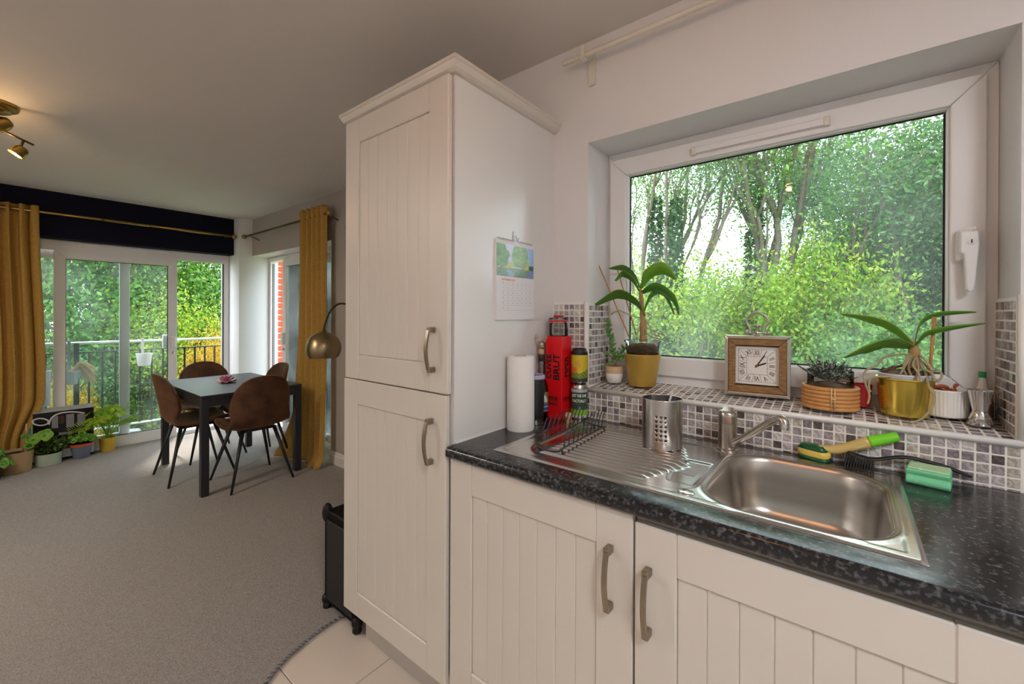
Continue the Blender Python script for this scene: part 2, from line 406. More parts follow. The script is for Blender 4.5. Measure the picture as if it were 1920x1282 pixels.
def copy_tree(o, parent=None):
    c = o.copy(); COL.objects.link(c); c.parent = parent
    if parent is not None: c.matrix_parent_inverse = o.matrix_parent_inverse
    for ch in list(o.children): copy_tree(ch, c)
    return c
def setmat(o, m):
    o.material_slots[0].link = 'OBJECT'; o.material_slots[0].material = MAT[m]
def text(s, size, O, ex, ey, mat, parent, name='lettering', align='CENTER', bend=None, local=False, wx=1.0, bold=0.0):
    cu = bpy.data.curves.new('t', 'FONT'); cu.body = s; cu.size = size; cu.align_x = align; cu.align_y = 'CENTER'; cu.extrude = .0002; cu.resolution_u = 2; cu.offset = bold
    ob = bpy.data.objects.new('t', cu); me = bpy.data.meshes.new_from_object(ob); bpy.data.objects.remove(ob); bpy.data.curves.remove(cu)
    O = Vector(O); ex = Vector(ex).normalized(); ey = Vector(ey).normalized(); n = ex.cross(ey)
    for v in me.vertices:
        x, y, z = v.co; x *= wx
        v.co = bend(x, y, z) if bend else O+ex*x+ey*y+n*z
    me.materials.append(MAT[mat]); o = bpy.data.objects.new(name, me); COL.objects.link(o)
    if parent: attach(o, parent, local)
    return o
def printed(name, fn, colf, nu, nv, parent, mat='print', local=False):   # flat print: a colour for each little cell
    m = MB().grid(fn, nu, nv); o = m.build(name, mat, parent, smooth=True, local=local); me = o.data
    a = me.color_attributes.new('Col', 'FLOAT_COLOR', 'POINT')
    vals = []
    for j in range(nv+1):
        for i in range(nu+1): vals += [*colf(i/nu, j/nv), 1]
    a.data.foreach_set('color', vals); return o
def rnd_faces(me, per=1):
    n = len(me.polygons); a = me.attributes.new('rnd', 'FLOAT', 'FACE')
    a.data.foreach_set('value', np.repeat(rng.random(n//per+1), per)[:n].astype(np.float32))
def blade(mb, pts, widths, side, fold=.25, n=10):     # strap leaf along a path; widths at the control points
    P = [Vector(p) for p in pts]; K = len(P)-1; side = Vector(side); rows = []
    def cr(i, t):
        p0, p1, p2, p3 = P[max(i-1, 0)], P[i], P[i+1], P[min(i+2, K)]
        return .5*((2*p1)+(p2-p0)*t+(2*p0-5*p1+4*p2-p3)*t*t+(3*p1-p0-3*p2+p3)*t**3)
    C = []; Wd = []
    for i in range(K):
        for k in range(n): t = k/n; C.append(cr(i, t)); Wd.append(widths[i]*(1-t)+widths[i+1]*t)
    C.append(P[-1]); Wd.append(widths[-1])
    for i, c in enumerate(C):
        t = (C[min(i+1, len(C)-1)]-C[max(i-1, 0)]).normalized(); s = (side-t*side.dot(t)).normalized(); nn = s.cross(t)
        w = Wd[i]/2; rows.append([c-s*w+nn*w*fold, c-s*w*.5+nn*w*fold*.4, c, c+s*w*.5+nn*w*fold*.4, c+s*w+nn*w*fold])
    mb.add([p for r in rows for p in r], [(j*5+i, j*5+i+1, (j+1)*5+i+1, (j+1)*5+i) for j in range(len(rows)-1) for i in range(4)])
    return mb
def curve(pts, n=8):
    P = [Vector(p) for p in pts]; K = len(P)-1; out = []
    for i in range(K):
        p0, p1, p2, p3 = P[max(i-1, 0)], P[i], P[i+1], P[min(i+2, K)]
        for k in range(n):
            t = k/n; out.append(.5*((2*p1)+(p2-p0)*t+(2*p0-5*p1+4*p2-p3)*t*t+(3*p1-p0-3*p2+p3)*t**3))
    return out+[P[-1]]
def rrect(x0, x1, y0, y1, r, z, n=8):
    out = []
    for cx, cy, a in ((x1-r, y1-r, 0), (x0+r, y1-r, pi/2), (x0+r, y0+r, pi), (x1-r, y0+r, 3*pi/2)):
        for k in range(n+1): out.append((cx+r*cos(a+pi/2*k/n), cy+r*sin(a+pi/2*k/n), z))
    return out
def leaves(name, C, size, mat, parent, aspect=.5, flat=0., local=True):   # leaf blades as one numpy mesh
    N = len(C); a = rng.normal(size=(N, 3)); a[:, 2] *= (1-flat*.7); a /= np.linalg.norm(a, axis=1)[:, None]
    b = rng.normal(size=(N, 3)); b -= a*(a*b).sum(1)[:, None]; b /= np.linalg.norm(b, axis=1)[:, None]
    s = (size*(.6+.8*rng.random(N)))[:, None]
    V = np.stack([C-a*s*.5, C+b*s*aspect*.5+a*s*.05, C+a*s*.5, C-b*s*aspect*.5+a*s*.05], 1).reshape(-1, 3).astype(np.float32)
    me = bpy.data.meshes.new(name); me.vertices.add(4*N); me.vertices.foreach_set('co', V.ravel())
    me.loops.add(4*N); me.loops.foreach_set('vertex_index', np.arange(4*N, dtype=np.int32)); me.polygons.add(N)
    me.polygons.foreach_set('loop_start', np.arange(0, 4*N, 4, dtype=np.int32))
    me.update(calc_edges=True); at = me.attributes.new('rnd', 'FLOAT', 'FACE'); at.data.foreach_set('value', rng.random(N).astype(np.float32))
    me.materials.append(MAT[mat]); o = bpy.data.objects.new(name, me); COL.objects.link(o)
    if parent: attach(o, parent, local)
    return o

# ================================================================== the setting
ZC = 2.453; XE = -4.5; XN = -4.657; XF = -4.80; YL = .475; YN = .336; YF = .185; ZW = .946; ZS = 1.08
XRL, XRR, ZRT = .160, 1.297, 2.048; XR = 2.3; YB = -3.3; YO = .79
def struct(o): return tag(o, kind='structure')
fl = struct(MB().box(-1.2, XR, YB, .1, -.03, -.004).build('floor', 'floor_grout'))
tm = MB().cbox(-.1635, .1635, -.1635, .1635, -.02, 0, .0025).mesh('tile'); tm.materials.append(MAT['floor_tile'])
for i in range(-2, 9):
    for j in range(-7, 2):
        x = -.431+.165+.33*i; y = -.803+.165+.33*j
        if x > XR-.16 or y < YB+.16 or y > -.1: continue
        t = bpy.data.objects.new('tile', tm); COL.objects.link(t); t.location = (x, y, 0); t.parent = fl
edge = [(-.70, .0), (-.78, -.40), (-.794, -.535), (-.787, -.634), (-.765, -.71), (-.743, -.782), (-.692, -.869), (-.60, -.99), (-.45, -1.15), (-.40, -1.4), (-.40, YB)]
ce = [(p.x, p.y) for p in curve([(a, b, 0) for a, b in edge], 5)]
poly = ce+[(-4.82, YB), (-4.82, .80), (-.70, .80)]
struct(MB().prism(poly, 2, -.03, .006).build('carpet', 'carpet'))
st = MB()
for i in range(len(ce)-1):
    a = Vector((*ce[i], 0)); b = Vector((*ce[i+1], 0)); d = (b-a).normalized(); s = Vector((-d.y, d.x, 0))*.017
    st.add([a-s+Vector((0, 0, .001)), a+s+Vector((0, 0, .009)), b+s+Vector((0, 0, .009)), b-s+Vector((0, 0, .001))], [(3, 2, 1, 0)])
struct(st.build('trim_1', 'strip_grey', solid=.003, smooth=True))
struct(MB().box(-4.95, XR+.1, YB-.1, .9, ZC, ZC+.15).build('ceiling', 'ceiling_paint'))
wk = MB(); T = .33
wk.box(-.65, XRL, 0, T, 0, ZC).box(XRR, XR, 0, T, 0, ZC).box(XRL, XRR, 0, T, 0, 1.055).box(XRL, XRR, 0, T, ZRT, ZC).box(-.65, -.5, T, YO, 0, ZC)
WK = struct(wk.build('wall_kitchen', 'wall_white'))
struct(MB().box(XR, XR+.1, YB, .5, 0, ZC).build('wall_right', 'wall_white'))
struct(MB().box(-4.9, XR, YB-.1, YB, 0, ZC).build('wall_back', 'wall_white'))
# living room side wall with the second opening, and the end wall with the patio door
XO2 = -2.70; ZO2 = 2.03
wl = MB().box(XO2, -.65, YL, YO, 0, ZC).box(XE, XO2, YL, YO, ZO2, ZC)
struct(wl.build('wall_side', 'wall_greige'))
struct(MB().box(-4.9, XE, YN, YO, 0, ZC).build('wall_end', 'wall_white'))
struct(MB().box(-4.9, XN, -1.95, YN, 2.037, ZC).box(-4.9, XN, YB, -1.95, 0, ZC).build('wall_navy', 'wall_navy'))
# white lining of the two recesses
struct(MB().box(XO2-.004, XO2, YL-.004, .66, .0, ZO2).box(XE, XO2, YL+.002, .66, ZO2-.004, ZO2).build('trim_2', 'trim_white'))
struct(MB().box(XN-.15, XN, -1.95, YN, -.02, .004).build('trim_3', 'threshold'))
# skirting
bb = MB().prism([(YL-.018, 0), (YL, 0), (YL, .115), (YL-.006, .112), (YL-.012, .098), (YL-.013, .09), (YL-.018, .084)], 0, XO2+.01, -.655)
struct(bb.build('baseboard_side', 'baseboard_paint'))
struct(MB().box(XE, XE+.016, YN+.0, YL, 0, .1).build('baseboard_end', 'baseboard_paint'))

# ---- brick jamb outside the second opening
jb = struct(MB().box(XE-.30, XE-.004, .70, YO+.04, -.4, 2.3).build('wall_outer', 'mortar'))
bm_ = MB().cbox(-.05, .05, -.055, .055, -.0325, .0325, .003).mesh('brick'); bm_.materials.append(MAT['brick'])
for k in range(34):
    b = bpy.data.objects.new('brick', bm_); COL.objects.link(b); b.location = (XE-.048+random.uniform(-.001, .001), .782, -.2+.075*k); b.parent = jb

# ---- mosaic tiling of the kitchen wall
P_ = .025
tmesh = MB().cbox(-.0105, .0105, -.003, .003, -.0105, .0105, .0012).mesh('tile'); tmesh.materials.append(MAT['mosaic'])
gr = MB()
gr.box(.001, .150, -.004, 0, ZW, 1.410)                       # left of the window
gr.box(.150, XRR+.008, -.004, 0, ZW, 1.060)                   # below the sill
gr.box(XRR+.012, XR, -.004, 0, ZW, 1.410)                     # right of the window
gr.box(XRL, XRL+.005, .0, YF, 1.06, 1.405).box(XRR-.006, XRR, 0, YF, 1.06, 1.405)
gr.add([(XRL, -.006, 1.066), (XRR, -.006, 1.066), (XRR, YF, 1.086), (XRL, YF, 1.086), (XRL, -.006, 1.05), (XRR, -.006, 1.05), (XRR, YF, 1.05), (XRL, YF, 1.05)],
       [(0, 1, 2, 3), (7, 6, 5, 4), (0, 4, 5, 1), (1, 5, 6, 2), (2, 6, 7, 3), (3, 7, 4, 0)])
gr.build('grout', 'grout', WK)
cnt = 0
for j in range(5):
    for i in range(46):
        x = .150+.0125+P_*i; z = 1.052-.0125-P_*j
        if x > XRR+.004: continue
        t = bpy.data.objects.new('tile', tmesh); COL.objects.link(t); t.location = (x, -.0024, z); t.parent = WK; cnt += 1
ts = MB(); h = .0105
def tilebox(c, ex, ey, en, a=h, b=h):
    c = Vector(c); ex = Vector(ex); ey = Vector(ey); en = Vector(en)*.003; v = []
    for dz in (-1, 1):
        k = 1 if dz < 0 else .94
        for sx, sy in ((-1, -1), (1, -1), (1, 1), (-1, 1)): v.append(c+ex*a*k*sx+ey*b*k*sy+en*dz)
    ts.add(v, [(4, 5, 6, 7), (0, 1, 5, 4), (1, 2, 6, 5), (2, 3, 7, 6), (3, 0, 4, 7)])
X_, Y_, Z_ = (1, 0, 0), (0, 1, 0), (0, 0, 1)
for i in range(6):
    for j in range(19):
        z = 1.402-.0125-P_*j
        if z > ZW+.01: tilebox((.003+.0125+P_*i, -.0024, z), X_, Z_, (0, -1, 0))
for i in range(20):
    for j in range(19): tilebox((XRR+.018+.0125+P_*i, -.0024, 1.402-.0125-P_*j), X_, Z_, (0, -1, 0))
sl_ = Vector((0, .191, .020)).normalized(); nl_ = Vector((0, -sl_.z, sl_.y))
for j in range(7):
    for i in range(45): tilebox(Vector((XRL+.008+.0125+P_*i, -.006, 1.066))+sl_*(.020+P_*j)-nl_*.0027, X_, sl_, nl_)
    for k in range(13):
        y = .016+P_*j; z = 1.398-.0125-P_*k
        if z > 1.085: tilebox((XRL+.0029, y, z), Y_, Z_, X_); tilebox((XRR-.0039, y, z), Z_, Y_, (-1, 0, 0))
to = ts.build('tiling', 'mosaic', WK); rnd_faces(to.data, 5); to['kind'] = 'stuff'
struct(MB().tube([(XRL-.006, -.008, 1.061), (XRR+.006, -.008, 1.061)], .0085, 12).build('trim_4', 'trim_white', smooth=True))
struct(MB().tube([(XRL-.004, -.004, 1.056), (XRL-.004, -.004, 1.41)], .0085, 12).build('trim_5', 'trim_white', smooth=True))
struct(MB().tube([(XRR+.004, -.004, 1.056), (XRR+.004, -.004, 1.41)], .0085, 12).build('trim_6', 'trim_white', smooth=True))
struct(MB().box(.0005, .006, -.006, 0, ZW, 1.412).box(.002, .15, -.005, 0, 1.408, 1.413).build('trim_7', 'trim_white'))

# ---- kitchen window
def mitre(mb, a0, a1, z0, z1, w, d0, d1, ax=1, g=.0003):       # four mitred bars; ax = axis of the depth
    qs = [[(a0, z0), (a1, z0), (a1-w, z0+w), (a0+w, z0+w)], [(a1, z0), (a1, z1), (a1-w, z1-w), (a1-w, z0+w)],
          [(a1, z1), (a0, z1), (a0+w, z1-w), (a1-w, z1-w)], [(a0, z1), (a0, z0), (a0+w, z0+w), (a0+w, z1-w)]]
    for q in qs:
        cx = sum(p[0] for p in q)/4; cz = sum(p[1] for p in q)/4
        q = [(p[0]+(g if p[0] < cx else -g), p[1]+(g if p[1] < cz else -g)) for p in q]
        mb.prism([(p[1], p[0]) for p in q] if ax == 1 else q, ax, d0, d1)
    return mb
w1 = thing('window_1', None, None, ((XRL+XRR)/2, YF, 1.09), kind='structure')
mitre(MB(), XRL, XRR, 1.084, ZRT, .045, YF, .255).build('outer_frame', 'upvc', w1, bevel=.002)
sa = mitre(MB(), .176, 1.272, 1.118, 2.017, .070, .168, .235).build('sash', 'upvc', w1, bevel=.003)
mitre(MB(), .2395, 1.2085, 1.1795, 1.9555, .012, .180, .206).build('glazing_bead', 'upvc', sa, bevel=.003)
mitre(MB(), .2395, 1.2085, 1.1795, 1.9555, .0165, .2055, .2075).build('gasket', 'matte_black', sa)
MB().box(.245, 1.203, .208, .212, 1.172, 1.953).build('pane', 'pane', w1)
MB().box(XRL, XRR, .255, .40, 1.045, 1.075).build('outer_sill', 'upvc', w1)
vt = MB().cbox(.51, .93, .155, .168, 1.966, 1.990, .002).build('trickle_vent', 'upvc', w1)
for x in (.513, .917): MB().cbox(x, x+.016, .151, .168, 1.963, 1.992, .002).build('end_cap', 'upvc_old', vt)
MB().box(.526, .912, .1545, .1555, 1.9662, 1.9672).build('slot', 'ink_grey', vt)
hd = MB().cbox(1.212, 1.247, .145, .168, 1.508, 1.598, .006).build('window_handle', 'upvc', w1, smooth=False)
lv = MB(); hp = [(1.217, 1.586), (1.250, 1.586), (1.252, 1.548), (1.243, 1.43), (1.239, 1.424), (1.232, 1.424), (1.228, 1.43), (1.224, 1.525), (1.217, 1.53)]
lv.prism([(z, x) for x, z in hp], 1, .124, .146); lv.build('lever', 'upvc', hd, bevel=.004)
MB().prism([(1.558+.008*sin(a), 1.237+.008*cos(a)) for a in [2*pi*k/16 for k in range(16)]], 1, .1225, .125).build('lock', 'steel', hd)
MB().box(1.236, 1.2385, .1218, .123, 1.5535, 1.5635).build('keyhole', 'ink_black', hd)
MB().cbox(1.220, 1.246, .1235, .126, 1.589, 1.597, .001).build('cover_tab', 'upvc_old', hd)

# ---- patio door: outer frame, fixed leaf behind, sliding leaf pushed half open
d1 = thing('door_1', None, None, (XF, -.7, 0), kind='structure')
mitre(MB(), -1.90, .334, .0, 2.037, .05, XF-.11, XF-.005, ax=0).build('outer_frame', 'upvc', d1, bevel=.003)
MB().cbox(XF-.02, XF+.006, -.93, -.22, 1.992, 2.028, .003).build('trickle_vent', 'upvc', d1)
MB().box(XF-.03, XF, -1.85, .284, 1.940, 1.990).build('head_rail', 'upvc', d1)
MB().box(XF-.012, XF+.003, -1.85, .284, .0, .045).build('bottom_rail', 'upvc', d1)
fx = mitre(MB(), -1.86, -.547, .05, 1.945, .078, XF-.10, XF-.06, ax=0).build('fixed_leaf', 'upvc', d1, bevel=.003)
MB().box(XF-.082, XF-.078, -1.79, -.62, .12, 1.875).build('pane', 'pane_patio', fx)
sf = mitre(MB(), -1.09, -.165, .035, 1.945, .078, XF-.05, XF, ax=0).build('sliding_leaf', 'upvc', d1, bevel=.003)
mitre(MB(), -1.014, -.241, .111, 1.869, .007, XF-.03, XF-.02, ax=0).build('gasket', 'matte_black', sf)
MB().box(XF-.027, XF-.023, -1.013, -.242, .112, 1.868).build('pane', 'pane_patio', sf)
hn = MB().cbox(XF, XF+.022, -.225, -.18, .985, 1.10, .005).build('door_handle', 'upvc', sf)
MB().tube([(XF, -.2, .925), (XF+.018, -.2, .925)], .014, 14).build('lock_barrel', 'steel_bright', sf, smooth=True)
MB().cbox(XF-.075, XF-.05, -.28, -.20, .97, 1.12, .006).build('outer_handle', 'upvc', sf)
MB().cbox(XF-.03, XF-.012, .265, .284, .06, 1.94, .002).build('lock_strip', 'strip_grey', d1)

# ---- second sliding door in the side wall
d2 = thing('door_2', None, None, (-3.6, .66, 0), kind='structure')
mitre(MB(), XE+.002, XO2-.004, .0, ZO2-.004, .05, .655, .74, ax=1).build('outer_frame', 'upvc', d2, bevel=.003)
s2 = mitre(MB(), -4.10, -3.2, .04, 1.975, .075, .645, .69, ax=1).build('sliding_leaf', 'upvc', d2, bevel=.003)
MB().box(-4.03, -3.27, .668, .672, .11, 1.9).build('pane', 'pane_patio', s2)
s3 = mitre(MB(), -3.5, XO2-.05, .04, 1.975, .075, .70, .735, ax=1).build('fixed_leaf', 'upvc', d2, bevel=.003)
MB().box(-3.43, -2.82, .716, .72, .11, 1.9).build('pane', 'pane_patio', s3)
MB().cbox(-4.09, -4.04, .615, .645, 1.0, 1.14, .005).build('door_handle', 'upvc', s2)
MB().tube([(-4.06, .62, .95), (-4.06, .645, .95)], .013, 12).build('lock_barrel', 'steel_bright', s2, smooth=True)
MB().cbox(-4.42, -4.0, .64, .655, 1.985, 2.01, .003).build('trickle_vent', 'upvc', d2)
MB().cbox(XE+.052, XE+.064, .675, .70, .1, 1.95, .002).build('lock_strip', 'strip_grey', d2)

# ================================================================== kitchen units
def make_door(parent, x0, x1, z0, z1, yf, hx, hz0, hz1, y1=None):
    yb = yf+.020; sw = .092; dr = MB().box(x0+.004, x1-.004, yf+.012, yb, z0+.004, z1-.004).build('door', 'cabinet_paint', parent)
    for a, b in ((x0, x0+sw), (x1-sw, x1)): MB().cbox(a, b, yf, yb-.002, z0, z1, .0026).build('stile', 'cabinet_paint', dr)
    for a, b in ((z0, z0+.094), (z1-.094, z1)): MB().cbox(x0+sw, x1-sw, yf, yb-.002, a, b, .0028).build('rail', 'cabinet_paint', dr)
    n = 7; w = (x1-x0-2*sw)/n; me = None
    for k in range(n):
        xa = x0+sw+w*k
        if me is None:
            me = MB().cbox(.0001, w-.0001, yf+.006, yb-.006, z0+.094, z1-.094, .0024).mesh('board'); me.materials.append(MAT['cabinet_paint'])
        b = bpy.data.objects.new('board', me); COL.objects.link(b); b.parent = dr; b.location.x = xa
    hb = MB(); a, b = hz0, hz1
    for z in (a+.008, b-.008): hb.cbox(hx-.008, hx+.008, yf-.026, yf, z-.009, z+.009, .002)
    pts = [(hx, yf-.024-.011*sin(pi*t), a+.008+(b-a-.016)*t) for t in [k/14 for k in range(15)]]
    rings = [[(p[0]-.006, p[1]-.0035, p[2]), (p[0]+.006, p[1]-.0035, p[2]), (p[0]+.006, p[1]+.0035, p[2]), (p[0]-.006, p[1]+.0035, p[2])] for p in pts]
    hb.loft(rings, True, True).build('handle', 'nickel', dr, bevel=.0012)
    return dr
tc_ = thing('tall_cabinet', 'tall white fridge housing with grooved doors and cornice', 'cabinet', (-.3, -.3, 0))
MB().box(-.600, 0, -.580, 0, .15, 2.128).build('body', 'panel_white', tc_)
MB().box(-.600, 0, -.509, -.49, 0, .15).box(-.6, -.582, -.49, 0, 0, .15).build('plinth', 'plinth_grey', tc_)
cp = [(-.020, 2.120), (.0005, 2.120), (.012, 2.122), (.024, 2.130), (.030, 2.140), (.033, 2.147), (.036, 2.148), (.036, 2.160), (-.020, 2.160)]
cr_ = []
for o_, z in cp:
    of = o_
    cr_.append([(-.600-of, 0-.002, z), (-.600-of, -.580-of, z), (0+of, -.580-of, z), (0+of, 0-.002, z)])
cm = MB(); n = len(cp)
cm.add([p for r in cr_ for p in r], [(j*4+i, j*4+i+1, ((j+1) % n)*4+i+1, ((j+1) % n)*4+i) for j in range(n) for i in range(3)])
cm.f += [tuple(j*4 for j in range(n)), tuple(j*4+3 for j in range(n))[::-1]]
cm.build('cornice', 'cabinet_paint', tc_)
MB().box(-.600, .0, -.58, 0, 2.128, 2.14).build('top_panel', 'panel_white', tc_)
make_door(tc_, -.599, -.003, 1.105, 2.116, -.607, -.066, 1.172, 1.316)
make_door(tc_, -.603, -.008, .184, 1.101, -.609, -.072, .876, 1.022)
def base(x0, label, ztop, hx, hz):
    t = thing('base_cabinet', label, 'cabinet', (x0+.3, -.3, 0))
    MB().box(x0, x0+.018, -.578, -.02, .15, .911).box(x0+.582, x0+.599, -.578, -.02, .15, .911).box(x0+.018, x0+.582, -.578, -.02, .15, .168)\
        .box(x0+.018, x0+.582, -.04, -.02, .168, .911).box(x0+.018, x0+.582, -.575, -.556, .87, .911).build('body', 'cabinet_paint', t)
    MB().box(x0, x0+.6, -.509, -.49, 0, .15).build('plinth', 'plinth_grey', t)
    make_door(t, x0+.003, x0+.600, .184, ztop, -.600, hx, *hz)
    return t
base(0, 'white base cabinet whose grooved door meets the tall cabinet', .906, .547, (.674, .822))
base(.602, 'white base cabinet with grooved door below the sink bowl', .893, .638, (.655, .803))
base(1.204, 'white base cabinet at the free end under the black worktop', .893, 1.24, (.655, .803))

# worktop with a cut-out for the sink
wt = MB(); WX0, WX1 = .001, XR-.002; SX0, SX1, SY0, SY1 = .150, 1.070, -.530, -.064
fp = [(-.560, ZW), (-.604, ZW), (-.611, ZW-.002), (-.6155, ZW-.006), (-.6174, ZW-.012), (-.6174, ZW-.026), (-.615, ZW-.031), (-.610, ZW-.034), (-.560, ZW-.034)]
wt.prism(fp[::-1], 0, WX0, WX1)
wt.box(WX0, SX0, -.560, -.0005, ZW-.034, ZW).box(SX1, WX1, -.560, -.0005, ZW-.034, ZW).box(SX0, SX1, -.560, SY0, ZW-.034, ZW).box(SX0, SX1, SY1, -.0005, ZW-.034, ZW)
tag(wt.build('worktop', 'worktop', auto=True), 'black speckled laminate worktop with rounded front edge', 'worktop')
MB_s = MB().box(.0008, .005, -.575, -.005, ZW, ZW+.004)
struct(MB_s.build('trim_8', 'trim_white'))

# ---- sink
sk = thing('sink', 'stainless steel inset sink with ribbed drainer and one bowl', 'sink', (.61, -.3, ZW))
def sdr(x, y, x0, x1, y0, y1, r):
    qx = abs(x-(x0+x1)/2)-(x1-x0)/2+r; qy = abs(y-(y0+y1)/2)-(y1-y0)/2+r
    return math.hypot(max(qx, 0), max(qy, 0))+min(max(qx, qy), 0)-r
def sst(a, b, x): t = min(max((x-a)/(b-a), 0), 1); return t*t*(3-2*t)
KX0, KX1, KY0, KY1 = .1335, 1.0868, -.547, -.0475
def deck(x, y):
    de = sdr(x, y, KX0, KX1, KY0, KY1, .012); z = .0005+.0035*sst(0, -.007, de)
    z -= .0016*sst(-.022, -.030, de)
    d = sdr(x, y, .212, .700, -.494, -.105, .07)                    # drainer tray
    if x > .6: d = max(d, -.0)-0 if d > 0 else d
    t = sst(.006, -.006, d); z -= .0045*t
    rib = (.5-.5*cos(2*pi*(y+.475)/.0272))**.7
    end = sst(0, .05, x-.232)*sst(.0, .03, (.648-.35*abs(y+.30)) - x if True else 0)
    z += .0062*rib*end*sst(-.012, -.03, d)
    tri = sst(.0, .012, x-(.600+.20*abs(y+.345)))*sst(.10, .085, abs(y+.345))*sst(-.008, -.02, d)
    z -= .004*tri
    b = sdr(x, y, .708, 1.056, -.524, -.094, .11)
    z += .0012*sst(.018, .010, b)-.003*sst(.006, -.002, b)
    return ZW+z
nx, ny = 330, 176; dk = MB(); idx = {}
for j in range(ny+1):
    for i in range(nx+1):
        x = KX0+(KX1-KX0)*i/nx; y = KY0+(KY1-KY0)*j/ny; dk.v.append((x, y, deck(x, y)))
for j in range(ny):
    for i in range(nx):
        x = KX0+(KX1-KX0)*(i+.5)/nx; y = KY0+(KY1-KY0)*(j+.5)/ny
        if sdr(x, y, .708, 1.056, -.524, -.094, .11) > -.004:
            a = j*(nx+1)+i; dk.f.append((a, a+1, a+nx+2, a+nx+1))
dk.build('drainer_deck', 'steel', sk, smooth=True)
bw = []
for ins, z, r in ((-.004, .0035, .114), (.000, .0028, .11), (.006, -.002, .106), (.010, -.012, .102), (.014, -.04, .098), (.02, -.10, .092), (.026, -.135, .086), (.034, -.150, .08), (.05, -.158, .07), (.08, -.161, .05), (.12, -.163, .03)):
    bw.append(rrect(.708+ins, 1.056-ins, -.524+ins, -.094-ins, r, ZW+z, 10))
MB().loft(bw, False, True).build('bowl', 'steel_bowl', sk, smooth=True)
MB().lathe([(0, .0015), (.026, .0015), (.030, .0005), (.036, .001), (.038, .0)], .882, -.309, 32, ZW-.162).build('waste', 'steel_bright', sk, smooth=True)
MB().lathe([(.0195, 0), (.0185, .002), (.014, .0036), (.0, .0042)], .688, -.503, 32, ZW+.002).build('overflow_cap', 'steel_bright', sk, smooth=True)
for k in range(4): MB().box(.640, .668, -.362+.011*k, -.3606+.011*k, ZW-.0052, ZW-.0030).build('overflow_slot', 'ink_grey', sk)

# ---- mixer tap
TX, TY = seat(1364, 847, ZW+.002, .027)
tp = thing('mixer_tap', 'brushed steel mixer tap with long spout rising over the sink', 'tap', (TX, TY, ZW))
tb = MB().lathe([(.030, .002), (.030, .006), (.026, .009), (.026, .085), (.0245, .0862), (.0245, .088), (.026, .089), (.0265, .105), (.026, .116), (.022, .121), (.010, .124), (0, .1245)], TX, TY, 36, ZW)
tb.build('body', 'tap_metal', tp, smooth=True, auto=True)
tip = Vector(pY(1468, 790, TY-.085)); st_ = Vector((TX+.012, TY-.008, ZW+.022))
MB().tube(curve([st_, st_.lerp(tip, .35)+Vector((0, 0, .004)), st_.lerp(tip, .7)+Vector((0, 0, .012)), st_.lerp(tip, .9)+Vector((0, 0, .012)), tip+Vector((0, 0, .004)), tip+Vector((.004, -.004, -.008))], 6), [.0105]*20+[.0115]*11, 14).build('spout', 'tap_metal', tp, smooth=True)
MB().lathe([(.012, -.004), (.0125, -.014), (.0115, -.0145), (.0115, -.020), (0, -.020)], tip.x+.004, tip.y-.004, 20, tip.z).build('aerator', 'steel_bright', tp, smooth=True, auto=True)
dv = Vector((CAM[0]-TX, CAM[1]-TY, 0)).normalized()
MB().ball((TX+dv.x*.0262, TY+dv.y*.0262, ZW+.097), .0045, nu=12, nv=8).build('hot_mark', 'ink_red', tp, smooth=True)
MB().loft([[(TX-.016, TY-.022, ZW+.112), (TX+.016, TY-.022, ZW+.112), (TX+.016, TY+.02, ZW+.120), (TX-.016, TY+.02, ZW+.120)], [(TX-.014, TY-.024, ZW+.122), (TX+.014, TY-.024, ZW+.122), (TX+.014, TY+.016, ZW+.130), (TX-.014, TY+.016, ZW+.130)]], True, True).build('lever', 'tap_metal', tp, bevel=.003)

# ================================================================== things on the worktop and wall
# paper towel
x, y = .057, -.306
t = thing('paper_towel', 'white embossed kitchen roll standing beside the tall cabinet panel', 'paper towel', (x, y, ZW))
MB().lathe([(.020, .263), (.047, .263), (.0495, .261), (.0495, .004), (.048, 0), (.020, 0)], x, y, 48, ZW).build('roll', 'paper', t, smooth=True, auto=True)
MB().shell([(.020, .0005), (.020, .2645), (.0185, .2645), (.0185, .0005)], x, y, 32, ZW).build('core', 'card_tube', t, smooth=True, auto=True)
# tumbler
x, y = .055, -.212
t = thing('travel_tumbler', 'matt black steel tumbler with translucent lilac lid', 'tumbler', (x, y, ZW))
MB().lathe([(.0275, 0), (.0295, .002), (.030, .022), (.0303, .0225), (.0303, .0225)], x, y, 36, ZW).build('base', 'steel', t, smooth=True, auto=True)
MB().lathe([(.0303, .0225), (.0312, .024), (.0360, .168), (.0355, .171), (.0, .171)], x, y, 36, ZW).build('body', 'matte_black', t, smooth=True, auto=True)
MB().lathe([(.0370, .1712), (.0375, .175), (.0365, .183), (.034, .186), (.030, .184), (.0, .183)], x, y, 36, ZW).build('lid', 'purple_lid', t, smooth=True, auto=True)
MB().cbox(x-.008, x+.012, y-.008, y+.008, ZW+.1845, ZW+.192, .002).build('lid_slider', 'purple_lid', t)
